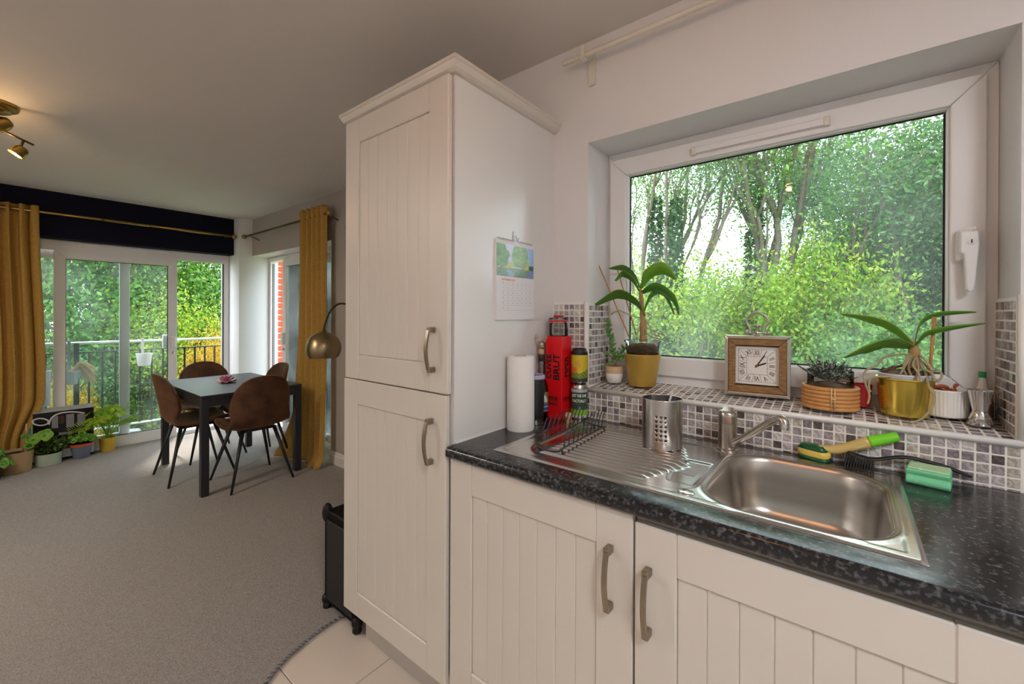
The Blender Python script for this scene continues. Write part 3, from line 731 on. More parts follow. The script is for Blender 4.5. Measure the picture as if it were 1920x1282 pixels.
# bottle with stag stopper
x, y = .032, -.139
t = thing('glass_bottle', 'clear glass bottle with stag head stopper and arched label', 'bottle', (x, y, ZW))
bp_ = [(0, .002), (.024, .0), (.0285, .004), (.0285, .115), (.026, .135), (.018, .155), (.0125, .17), (.0115, .215), (.0135, .217), (.0135, .228), (.011, .2285)]
MB().shell(bp_[1:], x, y, 32, ZW).lathe([(0, .001), (.024, .0005)], x, y, 32, ZW).build('glass', 'bottle_glass', t, smooth=True)
MB().lathe([(.0, .229), (.012, .229), (.0135, .232), (.0135, .252), (.0125, .254), (0, .254)], x, y, 24, ZW).build('collar', 'matte_black', t, smooth=True, auto=True)
MB().lathe([(0, .254), (.011, .255), (.0115, .268), (.0085, .278), (.0, .279)], x, y, 20, ZW).build('cork', 'cork', t, smooth=True)
fw_ = Vector((CAM[0]-x, CAM[1]-y, 0)).normalized(); sd_ = Vector((-fw_.y, fw_.x, 0)); zz = ZW+.292
hp_ = Vector((x, y, zz))
sg = MB().ball(hp_, .0135, .0125, .016, 14, 10); sg.ball(hp_+fw_*.010+Vector((0, 0, -.006))+sd_*.004, .009, .009, .008, 12, 8)
for s_ in (-1, 1):
    a = hp_+sd_*(.008*s_)+Vector((0, 0, .013)); sg.ball(a+sd_*(.006*s_), .004, .004, .003, 8, 6)
    sg.tube(curve([a, a+sd_*(.010*s_)+Vector((0, 0, .008)), a+sd_*(.013*s_)+Vector((0, 0, .020)), a+sd_*(.010*s_)+Vector((0, 0, .030))], 4), [.0028]*4+[.0024]*4+[.002]*4+[.0012], 6)
    sg.tube([a+sd_*(.010*s_)+Vector((0, 0, .008)), a+sd_*(.003*s_)+Vector((0, 0, .022))], [.0022, .0012], 6)
sg.build('stag_stopper', 'pewter', t, smooth=True)
egg = hp_+fw_*.019+sd_*-.006; egg.z = ZW+.168
eg = MB().ball(egg, .0065, .0065, .0095, 14, 10).build('neck_charm', 'print_gloss', t, smooth=True)
ca = eg.data.color_attributes.new('Col', 'FLOAT_COLOR', 'POINT')
ca.data.foreach_set('color', [c for v in eg.data.vertices for c in (*((.70, .75, .85) if v.co.z > egg.z+.003 else (.35, .70, .20) if v.co.z > egg.z+.0005 else (.20, .45, .80)), 1)])
a_c = math.atan2(fw_.y, fw_.x)
def lab(u, v):
    a = a_c+(u-.5)*2.6; r = .0289; return (x+r*cos(a), y+r*sin(a), ZW+.035+.075*v)
def labc(u, v):
    d = abs(u-.5)*2
    if v < .06 or v > .98: return (.30, .22, .06)
    if v < .22: return (.015, .06, .32)
    if v < .26: return (.7, .7, .7)
    if v < .34: return (.02, .08, .36)
    if v < .48: return (.05, .045, .012) if (int(u*26) % 3) else (.55, .42, .08)
    arch = (d*.62)**2+((v-.48)*1.02)**2
    if arch < .035: return (.62, .45, .03) if arch > .008 else (.08, .03, .03)
    if arch < .11: return (.45, .66, .66)
    if arch < .20: return (.74, .72, .66)
    return (.16, .17, .05)
printed('paper_label', lab, labc, 60, 60, t, 'print')
# red gift box of champagne
bx0, bx1, by0, by1, bz1 = .030, .105, -.105, -.030, ZW+.325
t = thing('gift_box', 'tall bright red champagne gift box with black lettering', 'box', ((bx0+bx1)/2, (by0+by1)/2, ZW))
MB().cbox(bx0, bx1, by0, by1, ZW, bz1, .001).build('carton', 'red_card', t)
MB().box(bx0+.004, bx1-.004, by0+.004, by1-.004, bz1-.0005, bz1+.0006).build('top_flap', 'red_card', t)
zc = ZW+.205
text('BRUT', .040, (bx0+.052, by0-.0006, zc), (0, 0, 1), (-1, 0, 0), 'ink_black', t, wx=1.05, bold=.0010)
text('CUVEE', .031, (bx0+.017, by0-.0006, zc), (0, 0, 1), (-1, 0, 0), 'ink_black', t, wx=1.05, bold=.0010)
text('PIPER', .038, (bx1+.0006, by0+.036, zc), (0, 0, 1), (0, -1, 0), 'ink_black', t, wx=.92, bold=.0010)
text('PIPER', .026, (bx0+.032, by0-.0006, ZW+.078), (1, 0, 0), (0, 0, 1), 'ink_black', t, wx=.86, bold=.0004)
text('HEIDSIECK', .0125, (bx0+.032, by0-.0006, ZW+.058), (1, 0, 0), (0, 0, 1), 'ink_black', t, wx=.86, bold=.0004)
text('PIPER', .026, (bx1+.0006, by0+.037, ZW+.078), (0, 1, 0), (0, 0, 1), 'ink_black', t, wx=.86)
# clip top jar on the box
x, y, z = .066, -.068, bz1+.0006
t = thing('clip_jar', 'small clip top glass jar with red seal on the red box', 'jar', (x, y, z))
MB().shell([(.036, .001), (.0385, .005), (.0385, .045), (.036, .052), (.034, .056)], x, y, 32, z).lathe([(0, .0012), (.036, .001)], x, y, 32, z).build('glass', 'clear_glass', t, smooth=True)
MB().lathe([(.033, .057), (.0405, .057), (.0405, .063), (.033, .063)], x, y, 32, z).build('seal', 'red_rubber', t, smooth=True, auto=True)
MB().lathe([(0, .0645), (.0395, .0645), (.040, .068), (.036, .074), (.0, .076)], x, y, 32, z).build('lid', 'clear_glass', t, smooth=True, auto=True)
wr = MB()
for zz_ in (.055, .0665): wr.tube([(x+.0408*cos(a), y+.0408*sin(a), z+zz_) for a in [2*pi*k/32 for k in range(32)]], .0012, 6, closed=True)
for s_ in (1, -1):
    wr.tube(curve([(x+s_*.041, y-.006*s_, z+.066), (x+s_*.047, y-.008*s_, z+.058), (x+s_*.046, y-.008*s_, z+.04), (x+s_*.041, y-.006*s_, z+.034)], 4), .0013, 6)
wr.build('wire_clip', 'steel', t, smooth=True)
MB().prism([(x-.018, z+.0765), (x+.020, z+.0765), (x+.017, z+.083), (x-.014, z+.083)][::1], 1, y-.012, y+.012).build('tab', 'red_rubber', t, bevel=.002) if False else \
    MB().cbox(x-.018, x+.020, y-.013, y+.013, z+.0762, z+.084, .003).build('tab', 'red_rubber', t)
for k in range(4):
    a = -2.3+k*.75
    MB().box(x+.0387*cos(a)-.001, x+.0387*cos(a)+.001, y+.0387*sin(a)-.001, y+.0387*sin(a)+.001, z+.008, z+.042).build('rib', 'clear_glass', t)
# two cans, one standing on the other
cx_, cy_ = .147, -.041
def can(z0, label, colf, lid):
    t = thing('drink_can', label, 'can', (cx_, cy_, z0))
    MB().lathe([(.0, .004), (.022, .003), (.025, 0), (.029, .006), (.0325, .010), (.0325, .012)], cx_, cy_, 36, z0).build('base', 'steel_bright', t, smooth=True)
    def cyl(u, v): a = 2*pi*u; return (cx_+.033*cos(a), cy_+.033*sin(a), z0+.010+.112*v)
    printed('sleeve', cyl, colf, 72, 40, t, 'print_gloss')
    MB().lathe([(.0329, .1218), (.031, .127), (.027, .134), (.0265, .137), (.028, .1385), (.0265, .139), (.0255, .1345), (0, .134)], cx_, cy_, 36, z0).build('shoulder', lid, t, smooth=True)
    return t
ac = math.atan2(CAM[1]-cy_, CAM[0]-cx_)
def cu(u): return ((u*2*pi-ac+pi) % (2*pi))-pi
def c1(u, v):
    a = cu(u)
    if v < .30: 
        g = .5+.5*sin(a*9+v*40)*sin(a*17-v*60); return (.12+.2*g, .42+.2*g, .03) if v > .08 else (.5, .5, .52)
    if .30 <= v < .40 and abs(a-.1) < .12: return (.3, .28, .34)
    return (.035, .075, .045) if v < .88 else (.45, .47, .48)
lower = can(ZW, 'green and silver drinks can lettered in white under another can', c1, 'steel_bright')
def bend_at(z0):
    def f(x_, y_, z_): a = ac+x_/.0333; return Vector((cx_+(.0334+z_)*cos(a), cy_+(.0334+z_)*sin(a), z0+y_))
    return f
text('JUST THE ONE', .0155, (0, 0, 0), X_, Y_, 'ink_white', lower, bend=bend_at(ZW+.096), wx=.62, bold=.0003)
text('P.ACTUALLY', .0155, (0, 0, 0), X_, Y_, 'ink_white', lower, bend=bend_at(ZW+.076), wx=.66, bold=.0003)
def c2(u, v):
    a = cu(u)
    if v > .93: return (.02, .02, .025)
    if abs(a+.15) < .28 and .52 < v < .76 and int(a*40+v*57) % 3 == 0: return (.70, .14, .03)
    if v > .30+.12*a+.5*max(0, -a-.1) or v > .62: return (.62, .47, .03) if a > -.3 or v > .5 else (.65, .22, .05)
    if a < -.05 and v > .32: return (.66, .20, .06)
    g = .5+.5*sin(a*13+v*50); return (.10+.15*g, .18+.15*g, .03) if v > .14 else (.05, .06, .04)
can(ZW+.1395, 'yellow and green drinks can standing on top of another can', c2, 'matte_black')
# champagne cork with its cage
x, y = .150, -.128
t = thing('champagne_cork', 'champagne cork in wire cage standing behind plate rack', 'cork', (x, y, ZW))
MB().lathe([(.0115, 0), (.012, .003), (.011, .018), (.012, .021), (.0155, .026), (.0155, .034), (.011, .040), (0, .041)], x, y, 20, ZW).build('stopper', 'cork', t, smooth=True)
cg = MB()
for k in range(4):
    a = k*pi/2+.4; cg.tube([(x+.0135*cos(a), y+.0135*sin(a), ZW+.003), (x+.0125*cos(a), y+.0125*sin(a), ZW+.019), (x+.0165*cos(a), y+.0165*sin(a), ZW+.030), (x+.011*cos(a), y+.011*sin(a), ZW+.041)], .0009, 5)
cg.tube([(x+.0137*cos(a), y+.0137*sin(a), ZW+.004) for a in [2*pi*k/20 for k in range(20)]], .0009, 5, closed=True)
cg.build('wire_cage', 'brass', t)

# ---- wall calendar on the cabinet panel
y0, y1, z0, z1, zm = -.386, -.160, 1.339, 1.628, 1.496
t = thing('wall_calendar', 'wire bound wall calendar with river photograph on cabinet side', 'calendar', (.006, -.27, 1.34))
MB().box(.0006, .0100, y0, y1, z0, zm).box(.0006, .0075, y0, y1, zm, z1).build('pages', 'cal_page', t)
def cph(u, v): return (.0078, y0+.001+(y1-y0-.002)*u, zm+.001+(z1-zm-.016)*v)
nzt = rng.random((97, 97))
def nz_(u, v): return nzt[int(u*67) % 97, int(v*67) % 97]
def sm_(u, v, k):
    a_, b_ = u*k, v*k; i, j = int(a_), int(b_); fu, fv = a_-i, b_-j
    g = lambda p, q: nzt[(p*7+3) % 97, (q*13+5) % 97]
    return (g(i, j)*(1-fu)+g(i+1, j)*fu)*(1-fv)+(g(i, j+1)*(1-fu)+g(i+1, j+1)*fu)*fv
def cpc(u, v):
    n = .45*sm_(u, v, 22)+.35*sm_(u+.3, v, 9)+.2*nz_(u, v); e = .25*(sm_(u, v, 12)-.5)
    if .36 < u < .66 and .27 < v < .325: return (.72, .70, .70) if v > .295 else (.30, .26, .24)
    if u < .34 and .26 < v < .31 and n > .45: return (.66, .50, .42)
    if v < .275:
        if u > .80+e: return (.16+.1*n, .30, .66)
        if .22 < u+e < .46 and v < .2: return (.30, .44, .66)
        return (.07+.16*n, .16+.22*n, .12+.06*n)
    if ((u-.08)/.24)**2+((v-.62)/.42)**2 < 1+2*e or (u < .2 and v < .5): return (.05+.16*n, .14+.34*n, .03+.08*n)
    if ((u-.60)/.22)**2+((v-.66)/.50)**2 < 1+2*e: return (.07+.24*n, .20+.32*n, .05+.06*n)
    if v < .50+e and (.22 < u < .44 or .70 < u < .86): return (.30+.35*n, .38+.24*n, .05)
    if v < .42 and u >= .86: return (.05, .14, .07)
    return (.34, .56, .86) if u > .72 else (.58, .58, .80)
printed('photograph', cph, cpc, 110, 80, t, 'print_gloss')
ey_, ez_ = (0, 1, 0), (0, 0, 1)
text('SEPTEMBER 2025', .0105, (.0102, y0+.028, zm-.012), ey_, ez_, 'ink_red', t, align='LEFT')
for c in range(7):
    text('MTWTFSS'[c], .006, (.0102, y0+.036+.0275*c, zm-.024), ey_, ez_, 'ink_grey', t)
for d in range(30):
    text(str(d+1), .0062, (.0102, y0+.036+.0275*(d % 7), zm-.040-.0185*(d//7)), ey_, ez_, 'ink_grey', t)
gl = MB()
for k in range(6): gl.box(.0100, .0102, y0+.028, y1-.016, zm-.0305-.0185*k, zm-.0301-.0185*k)
gl.build('ruled_lines', 'ink_grey', t)
cl = MB()
for k in range(30):
    yy = y0+.012+(y1-y0-.024)*k/29
    if abs(yy+.273) < .012: continue
    cl.tube([(.004+.005*cos(a), yy, z1+.0005+.005*sin(a)) for a in [2*pi*q/10 for q in range(10)]], .0007, 4, closed=True)
cl.build('wire_binding', 'ink_grey', t)
t = thing('adhesive_hook', 'clear adhesive hook holding up the wall calendar', 'hook', (0, -.273, 1.63))
MB().cbox(.0006, .0035, -.283, -.263, 1.634, 1.668, .001).build('backplate', 'clear_plastic', t)
MB().tube(curve([(.0035, -.273, 1.652), (.010, -.273, 1.642), (.012, -.273, 1.634), (.017, -.273, 1.634), (.019, -.273, 1.643)], 5), .0018, 8).build('hook', 'steel_bright', t, smooth=True)

# ---- wire plate rack
t = thing('plate_rack', 'small black wire plate rack standing on the drainer', 'rack', (.26, -.28, ZW))
A0, A1, B0, B1 = Vector((.229, -.436, ZW+.014)), Vector((.206, -.112, ZW+.014)), Vector((.316, -.442, ZW+.014)), Vector((.300, -.135, ZW+.014))
fr_ = MB()
fr_.tube(curve([A1, A1.lerp(A0, .5), A0, A0+Vector((.004, -.012, -.006)), A0.lerp(B0, .5)+Vector((0, -.016, -.010)), B0+Vector((-.004, -.012, -.006)), B0, B0.lerp(B1, .5), B1], 5), .0028, 8)
fr_.tube(curve([A1, A1+Vector((.004, .012, -.006)), A1.lerp(B1, .5)+Vector((0, .012, -.008)), B1+Vector((-.004, .012, -.006)), B1], 5), .0028, 8)
for p in (A0, A1, B0, B1): fr_.tube([p, p+Vector((0, 0, -.0125))], .003, 8)
fr_.build('frame', 'black_wire', t, smooth=True)
for a, b in ((A0, A1), (B0, B1)):
    for k in range(10):
        p = a.lerp(b, (k+.35)/10)
        MB().tube([p, p+Vector((.0, .006, .028)), p+Vector((.010, .018, .074))], .0019, 6).build('tine', 'black_wire', t, smooth=True)
# ---- cutlery holder
x, y = seat(1241, 846, ZW+.003, .060); z0 = ZW+.004
t = thing('cutlery_holder', 'perforated stainless steel cutlery holder on the drainer', 'cutlery holder', (x, y, z0))
ch = MB(); n, m = 176, 72; H = .148; r = .0595; av = math.atan2(CAM[1]-y, CAM[0]-x)
hol = []
for c in range(4):
    for i in (-1, 0, 1):
        for j in range(6): hol.append((av-.05+c*pi/2+i*.225, .030+.0138*j))
ch.v = [(x+r*cos(2*pi*i/n), y+r*sin(2*pi*i/n), z0+H*j/m) for j in range(m+1) for i in range(n)]
for j in range(m):
    for i in range(n):
        a = 2*pi*(i+.5)/n; zz = H*(j+.5)/m
        if any(((((a-p+pi) % (2*pi))-pi)*r)**2+(zz-q)**2 < .0038**2 for p, q in hol): continue
        k = (i+1) % n; ch.f.append((j*n+i, j*n+k, (j+1)*n+k, (j+1)*n+i))
ch.build('cylinder', 'steel', t, smooth=True, solid=.0012)
MB().lathe([(0, .0), (r, 0), (r, .003), (0, .003)], x, y, 40, z0).build('base', 'steel', t, smooth=True, auto=True)
MB().tube([(x+r*cos(a), y+r*sin(a), z0+H) for a in [2*pi*k/48 for k in range(48)]], .0018, 8, closed=True).build('rim', 'steel_bright', t, smooth=True)
tag(MB().tube([(x-.02, y+.01, z0+.006), (x+.022, y+.03, z0+.166)], .003, 10).build('drinking_straw', 'pot_white', smooth=True), 'pale drinking straw leaning inside the steel cutlery holder', 'straw')

# ---- dish brush, black brush, sponge
hc = Vector((.905, -.036, ZW+.010))
t = thing('dish_brush', 'green dish brush with lime grip and yellow sponge head', 'brush', tuple(hc))
dr_ = Vector((.080, -.034, 0)).normalized(); pr_ = Vector((-dr_.y, dr_.x, 0))
def sl2(mb, ln, wd, za, zb, off=0, k=1.):
    pts = []
    for q in range(20):
        a = 2*pi*q/20; pts.append((ln*.5*(abs(cos(a))**.6)*(1 if cos(a) > 0 else -1), wd*.5*(abs(sin(a))**.7)*(1 if sin(a) > 0 else -1)))
    rg = []
    for z, s_ in ((za, .94), (za+(zb-za)*.2, 1), (za+(zb-za)*.8, k), (zb, .9*k)):
        rg.append([hc+dr_*(p[0]*s_+off)+pr_*(p[1]*s_)+Vector((0, 0, z)) for p in pts])
    return mb.loft(rg, True, True)
sl2(MB(), .078, .040, -.006, .003).build('scourer', 'dark_green_plastic', t, smooth=True)
sl2(MB(), .080, .042, .003, .020).build('sponge_pad', 'sponge_yellow', t, smooth=True)
sl2(MB(), .076, .038, .020, .034, -.002, .8).build('head', 'dark_green_plastic', t, smooth=True)
e1 = Vector(pY(1572, 842, -.034)); e2 = Vector(pY(1630, 828, -.026)); e3 = Vector(pY(1684, 818, -.018))
def bar(pts, ws, mat, name, parent):
    C = curve(pts, 6); K = len(C)-1; rg = []
    for i, c in enumerate(C):
        tn = (C[min(i+1, K)]-C[max(i-1, 0)]).normalized(); s_ = Vector((0, 0, 1)); s_ = (s_-tn*s_.dot(tn)).normalized(); q = s_.cross(tn)
        fi = i/K*(len(ws)-1); a = int(min(fi, len(ws)-2)); w = ws[a][0]*(1-fi+a)+ws[a+1][0]*(fi-a); h_ = ws[a][1]*(1-fi+a)+ws[a+1][1]*(fi-a)
        rg.append([c+s_*h_*cos(b)+q*w*sin(b) for b in [2*pi*k/12 for k in range(12)]])
    return MB().loft(rg, True, True).build(name, mat, parent, smooth=True)
bar([hc+dr_*.012+Vector((0, 0, .028)), e1+Vector((0, 0, .0)), e2], [(.012, .008), (.012, .013), (.013, .0155)], 'amber_plastic', 'handle', t)
bar([e2, e2.lerp(e3, .6), e3], [(.014, .0155), (.0135, .0135), (.012, .012)], 'lime_plastic', 'grip', t)
hb_ = Vector((1.0, -.042, ZW+.034))
t = thing('black_brush', 'black washing up brush leaning behind the green sponge', 'brush', (1.0, -.04, ZW))
q1 = Vector(pY(1590, 848, -.045)); q2 = Vector(pY(1640, 861, -.042)); q3 = Vector(pY(1700, 857, -.030)); q4 = Vector(pY(1772, 875, -.022)); q5 = Vector(pY(1822, 894, -.019))
bar([q1, q1.lerp(q2, .5)+Vector((0, 0, -.003)), q2, q3, q4, q5], [(.012, .005), (.015, .005), (.010, .005), (.007, .0042), (.008, .0045), (.007, .005), (.005, .003)], 'matte_black', 'handle', t)
for i in range(5):
    for j in range(11):
        p = q1.lerp(q2, j/10*.95); p.y += -.010+.005*i; L = min(.036, p.z-ZW-.001)
        MB().tube([p, p+Vector((.003*(j-5)/5-.004, -.004+.002*(i-2), -L))], [.0018, .0022], 5).build('bristle_tuft', 'matte_black', t)
sp = thing('sponge', 'green scouring sponge with pale top beside the sink', 'sponge', (1.137, -.068, ZW), rz=R(-10))
pf = [(-.030, .0), (.030, .0), (.036, .006), (.036, .014), (.029, .019), (.029, .022), (.034, .030), (.033, .036), (-.033, .036), (-.034, .030), (-.029, .022), (-.029, .019), (-.036, .014), (-.036, .006)]
def spx(z0_, z1_, p, nm, mt):
    MB().prism(p, 0, -.039, .039).build(nm, mt, sp, bevel=.004, local=True)
spx(0, 0, [(a, b*1.05) for a, b in pf], 'body', 'sponge_green')
MB().cbox(-.037, .037, -.031, .031, .0372, .0415, .002).build('top_layer', 'sponge_top', sp, local=True)

# ================================================================== things on the sill
def sillz(y): return 1.0685+.105*(y+.006)
def pot(name, label, cat, u, v, r0, r1, h, mat, yy=None, xy=None):
    pass
def P3(u, v, y, dy=0): return Vector(pY(u, v, y))
# orchid in the gold pot
x, y = .350, .095; z0 = sillz(y)+.004
t = thing('potted_orchid', 'orchid with drooping leaves and two canes in matt gold pot', 'potted plant', (x, y, z0))
MB().lathe([(.047, 0), (.049, .002), (.069, .118), (.0705, .120), (.0705, .124), (.067, .124), (.064, .118), (0, .112)], x, y, 48, z0).build('pot', 'gold_pot', t, smooth=True, auto=True)
MB().shell([(.058, .112), (.0655, .168), (.070, .170), (.070, .176), (.0665, .176)], x, y, 40, z0).build('inner_pot', 'clear_glass', t, smooth=True)
MB().lathe([(.056, .112), (.0595, .148), (.045, .162), (.0, .166)], x, y, 32, z0).build('bark', 'bark_mix', t, smooth=True)
yo = y-.004; sc = lambda u, v, d=0: P3(u, v, yo+d)
MB().tube(curve([sc(1206, 640), sc(1206, 612), sc(1205, 590), sc(1203, 565), sc(1201, 540)], 4), [.016, .015, .013, .014, .015, .012, .010, .010, .012, .010, .008, .008, .009, .008, .008, .006, .005], 10).build('stem', 'orchid_stem', t, smooth=True)
L = [([(1201, 541, 0), (1191, 515, .02), (1170, 501, .03), (1142, 503, .03)], [.008, .030, .034, .004], 'orchid_leaf'),
     ([(1200, 546, 0), (1187, 522, -.02), (1168, 512, -.03), (1153, 526, -.035)], [.008, .028, .032, .010], 'orchid_leaf'),
     ([(1203, 541, 0), (1222, 516, -.03), (1245, 509, -.045), (1268, 525, -.05)], [.010, .052, .058, .004], 'orchid_leaf_light'),
     ([(1203, 550, 0), (1231, 541, -.02), (1259, 561, -.03), (1272, 590, -.03)], [.010, .040, .042, .010], 'orchid_leaf'),
     ([(1209, 592, 0), (1194, 564, -.03), (1160, 548, -.05), (1116, 571, -.06)], [.010, .038, .052, .012], 'orchid_leaf'),
     ([(1207, 588, 0), (1222, 557, .02), (1243, 551, .03), (1264, 590, .03)], [.010, .034, .036, .006], 'orchid_leaf')]
for pts, ws, mt in L: blade(MB(), [sc(*p) for p in pts], [q_*1.3 for q_ in ws], (.35, -.8, .5), .30).build('leaf', mt, t, smooth=True, solid=.0022)
for a, b in (((1122, 496), (1180, 632)), ((1158, 506), (1193, 628))):
    MB().tube([sc(*b, -.01), sc(*a, .01)], .0028, 8).build('cane', 'bamboo', t, smooth=True)
for pts in ([(1200, 596, 0), (1180, 590, -.03), (1160, 582, -.03), (1145, 590, -.02)], [(1210, 600, 0), (1218, 612, -.02), (1222, 624, -.03), (1240, 632, -.03)], [(1206, 612, 0), (1216, 628, -.03), (1232, 634, -.04), (1246, 638, -.05)],
            [(1202, 608, 0), (1196, 624, -.02), (1194, 636, -.03)], [(1210, 606, .0), (1206, 624, -.03), (1214, 637, -.05)], [(1214, 586, 0), (1222, 594, -.01), (1214, 602, -.02)], [(1208, 612, 0), (1228, 622, -.01), (1245, 628, -.02)]):
    MB().tube(curve([sc(*p) for p in pts], 5), .0024, 6).build('root', 'root', t, smooth=True)
# jade plant
x, y = .236, .088; z0 = sillz(y)+.004
t = thing('jade_plant', 'small jade plant in tan and white ceramic pot', 'potted plant', (x, y, z0))
MB().lathe([(.020, 0), (.028, .004), (.0335, .022), (.0340, .040)], x, y, 36, z0).build('pot', 'ceramic_white', t, smooth=True)
MB().lathe([(.0341, .040), (.0350, .066), (.0345, .068), (.0315, .068), (.0310, .058), (0, .056)], x, y, 36, z0).build('pot_band', 'terracotta_tan', t, smooth=True, auto=True)
MB().lathe([(.031, .0585), (.02, .060), (0, .061)], x, y, 24, z0).build('soil', 'soil', t, smooth=True)
jd = lambda u, v, d=0: P3(u, v, y+d)
stems = [[(1151, 686), (1149, 668), (1147, 645), (1142, 622), (1138, 600)], [(1152, 682), (1158, 670), (1166, 660), (1172, 650)]]
lj = MB().ball((0, 0, 0), .012, .0055, .004, 10, 6).mesh('leaf', True); lj.materials.append(MAT['jade_leaf'])
for si, sps in enumerate(stems):
    C = curve([jd(*p) for p in sps], 6); MB().tube(C, [.0045*(1-.6*i/len(C)) for i in range(len(C))], 8).build('stem', 'jade_stem', t, smooth=True)
    n = 46 if si == 0 else 18
    for k in range(n):
        f = (k+.5)/n; f = .16+.84*f; c = C[min(int(f*(len(C)-1)), len(C)-1)]; a = k*2.4
        d = Vector((cos(a), sin(a)*.8, .75)).normalized(); o = bpy.data.objects.new('leaf', lj); COL.objects.link(o); attach(o, t)
        o.location = c+d*.010; o.rotation_euler = d.to_track_quat('X', 'Z').to_euler(); s_ = random.uniform(.75, 1.1)*(1.0 if f < .9 else .8); o.scale = (s_,)*3
for (u, v, d) in ((1136, 662, -.02), (1143, 680, -.025), (1165, 672, -.03), (1163, 666, .0)):
    o = bpy.data.objects.new('leaf', lj); COL.objects.link(o); attach(o, t); o.location = jd(u, v, d); o.scale = (1.5, 1.7, 1.4); o.rotation_euler = (0, R(random.uniform(-40, 30)), R(random.uniform(0, 180)))
# clock
ck = thing('mantel_clock', 'square wooden clock in steel case with roman numerals', 'clock', (.739, .118, sillz(.118)+.006), rz=math.atan2(.019, .191))
w, h_ = .096, .202
def fr4(wi, hi0, hi1, bw, ya, yb, mat, name, bv):
    m = MB(); m.box(-wi, -wi+bw, ya, yb, hi0, hi1).box(wi-bw, wi, ya, yb, hi0, hi1).box(-wi+bw, wi-bw, ya, yb, hi0, hi0+bw).box(-wi+bw, wi-bw, ya, yb, hi1-bw, hi1); return m
mitre(MB(), -w, w, 0, h_, .011, -.024, .024).build('case', 'clock_steel', ck, bevel=.0015, local=True)
mitre(MB(), -w+.0112, w-.0112, .0112, h_-.0112, .0215, -.021, .020).build('wood_frame', 'clock_wood', ck, bevel=.0015, local=True)
MB().box(-w+.011, w-.011, .016, .0235, .011, h_-.011).build('back_panel', 'clock_wood', ck, local=True)
MB().box(-.064, .064, -.004, .016, .037, h_-.037).build('dial', 'clock_dial', ck, local=True)
dz = h_/2; q = MB()
def seg(m, a, b, wd, y_=-.0044):
    a = Vector((a[0], y_, a[1])); b = Vector((b[0], y_, b[1])); d = (b-a).normalized(); s_ = Vector((-d.z, 0, d.x))*wd/2
    m.add([a-s_, b-s_, b+s_, a+s_], [(0, 1, 2, 3)])
for s_ in (.055, .030):
    for a, b in (((-1, -1), (1, -1)), ((1, -1), (1, 1)), ((1, 1), (-1, 1)), ((-1, 1), (-1, -1))): seg(q, (a[0]*s_, dz+a[1]*s_), (b[0]*s_, dz+b[1]*s_), .0008)
for k in range(12):
    a = (k+.5)*pi/6; d = (sin(a), cos(a)); m_ = max(abs(d[0]), abs(d[1])); seg(q, (d[0]/m_*.030, dz+d[1]/m_*.030), (d[0]/m_*.055, dz+d[1]/m_*.055), .0008)
q.build('dial_lines', 'ink_black', ck, local=True)
for k, s_ in enumerate(['XII', 'I', 'II', 'III', 'IIII', 'V', 'VI', 'VII', 'VIII', 'IX', 'X', 'XI']):
    a = k*pi/6; d = (sin(a), cos(a)); m_ = max(abs(d[0]), abs(d[1])); p = (d[0]/m_*.0425, dz+d[1]/m_*.0425)
    text(s_, .0235, (p[0], -.0048, p[1]), (cos(a), 0, -sin(a)), (sin(a), 0, cos(a)), 'ink_black', ck, 'numeral', local=True, wx=.55 if len(s_) > 2 else .75)
hm = MB(); seg(hm, (-.004, dz-.006), (.023, dz+.036), .0035, -.0075); hm.build('minute_hand', 'ink_black', ck, solid=.0008, local=True)
hm = MB(); seg(hm, (-.004, dz-.002), (.027, dz+.010), .0045, -.0066); hm.build('hour_hand', 'ink_black', ck, solid=.0008, local=True)
MB().tube([(0, -.004, dz), (0, -.0095, dz)], .004, 14).build('hand_boss', 'brass', ck, smooth=True, local=True)
hn_ = MB(); hn_.tube(curve([(-.021, 0, h_+.012), (-.0235, 0, h_+.028), (-.031, 0, h_+.044), (-.027, 0, h_+.064), (0, 0, h_+.077), (.027, 0, h_+.064), (.031, 0, h_+.044), (.0235, 0, h_+.028), (.021, 0, h_+.012)], 6), .0042, 10).build('handle', 'clock_steel', ck, smooth=True, local=True)
kb = MB().tube([(-.031, 0, h_+.010), (.031, 0, h_+.010)], .0032, 10)
for s_ in (-1, 1): kb.ball((s_*.032, 0, h_+.010), .0062); kb.ball((s_*.022, 0, h_+.010), .0068, .006, .006)
kb.build('handle_bar', 'clock_steel', ck, smooth=True, local=True)
MB().lathe([(.010, 0), (.009, .004), (.004, .008), (.0045, .022), (.007, .026), (.006, .028), (.012, .031), (.012, .036), (.005, .039), (0, .040)], 0, 0, 20, h_).build('winding_knob', 'clock_steel', ck, smooth=True, local=True)
# haworthia in a rattan-wrapped glass
x, y = .938, .078; z0 = sillz(y)+.004
t = thing('haworthia_pot', 'striped haworthia in clear glass wrapped with rattan rings', 'potted plant', (x, y, z0))
for k in range(6):
    MB().tube([(x+.066*cos(a), y+.066*sin(a), z0+.0062+.0112*k) for a in [2*pi*i/40 for i in range(40)]], .0062, 8, closed=True).build('rattan_ring', 'rattan', t, smooth=True)
for a in (av_ for av_ in (math.atan2(CAM[1]-y, CAM[0]-x)+.10, math.atan2(CAM[1]-y, CAM[0]-x)+2.2, math.atan2(CAM[1]-y, CAM[0]-x)-2.0)):
    tm_ = MB()
    for d in (-.05, 0.05): tm_.tube([(x+.0732*cos(a+d), y+.0732*sin(a+d), z0+.002), (x+.0732*cos(a+d), y+.0732*sin(a+d), z0+.068)], .0022, 6)
    tm_.tube([(x+.0745*cos(a-.09), y+.0745*sin(a-.09), z0+.036), (x+.0745*cos(a+.09), y+.0745*sin(a+.09), z0+.038)], .0024, 6)
    tm_.build('tie', 'rattan_tie', t, smooth=True)
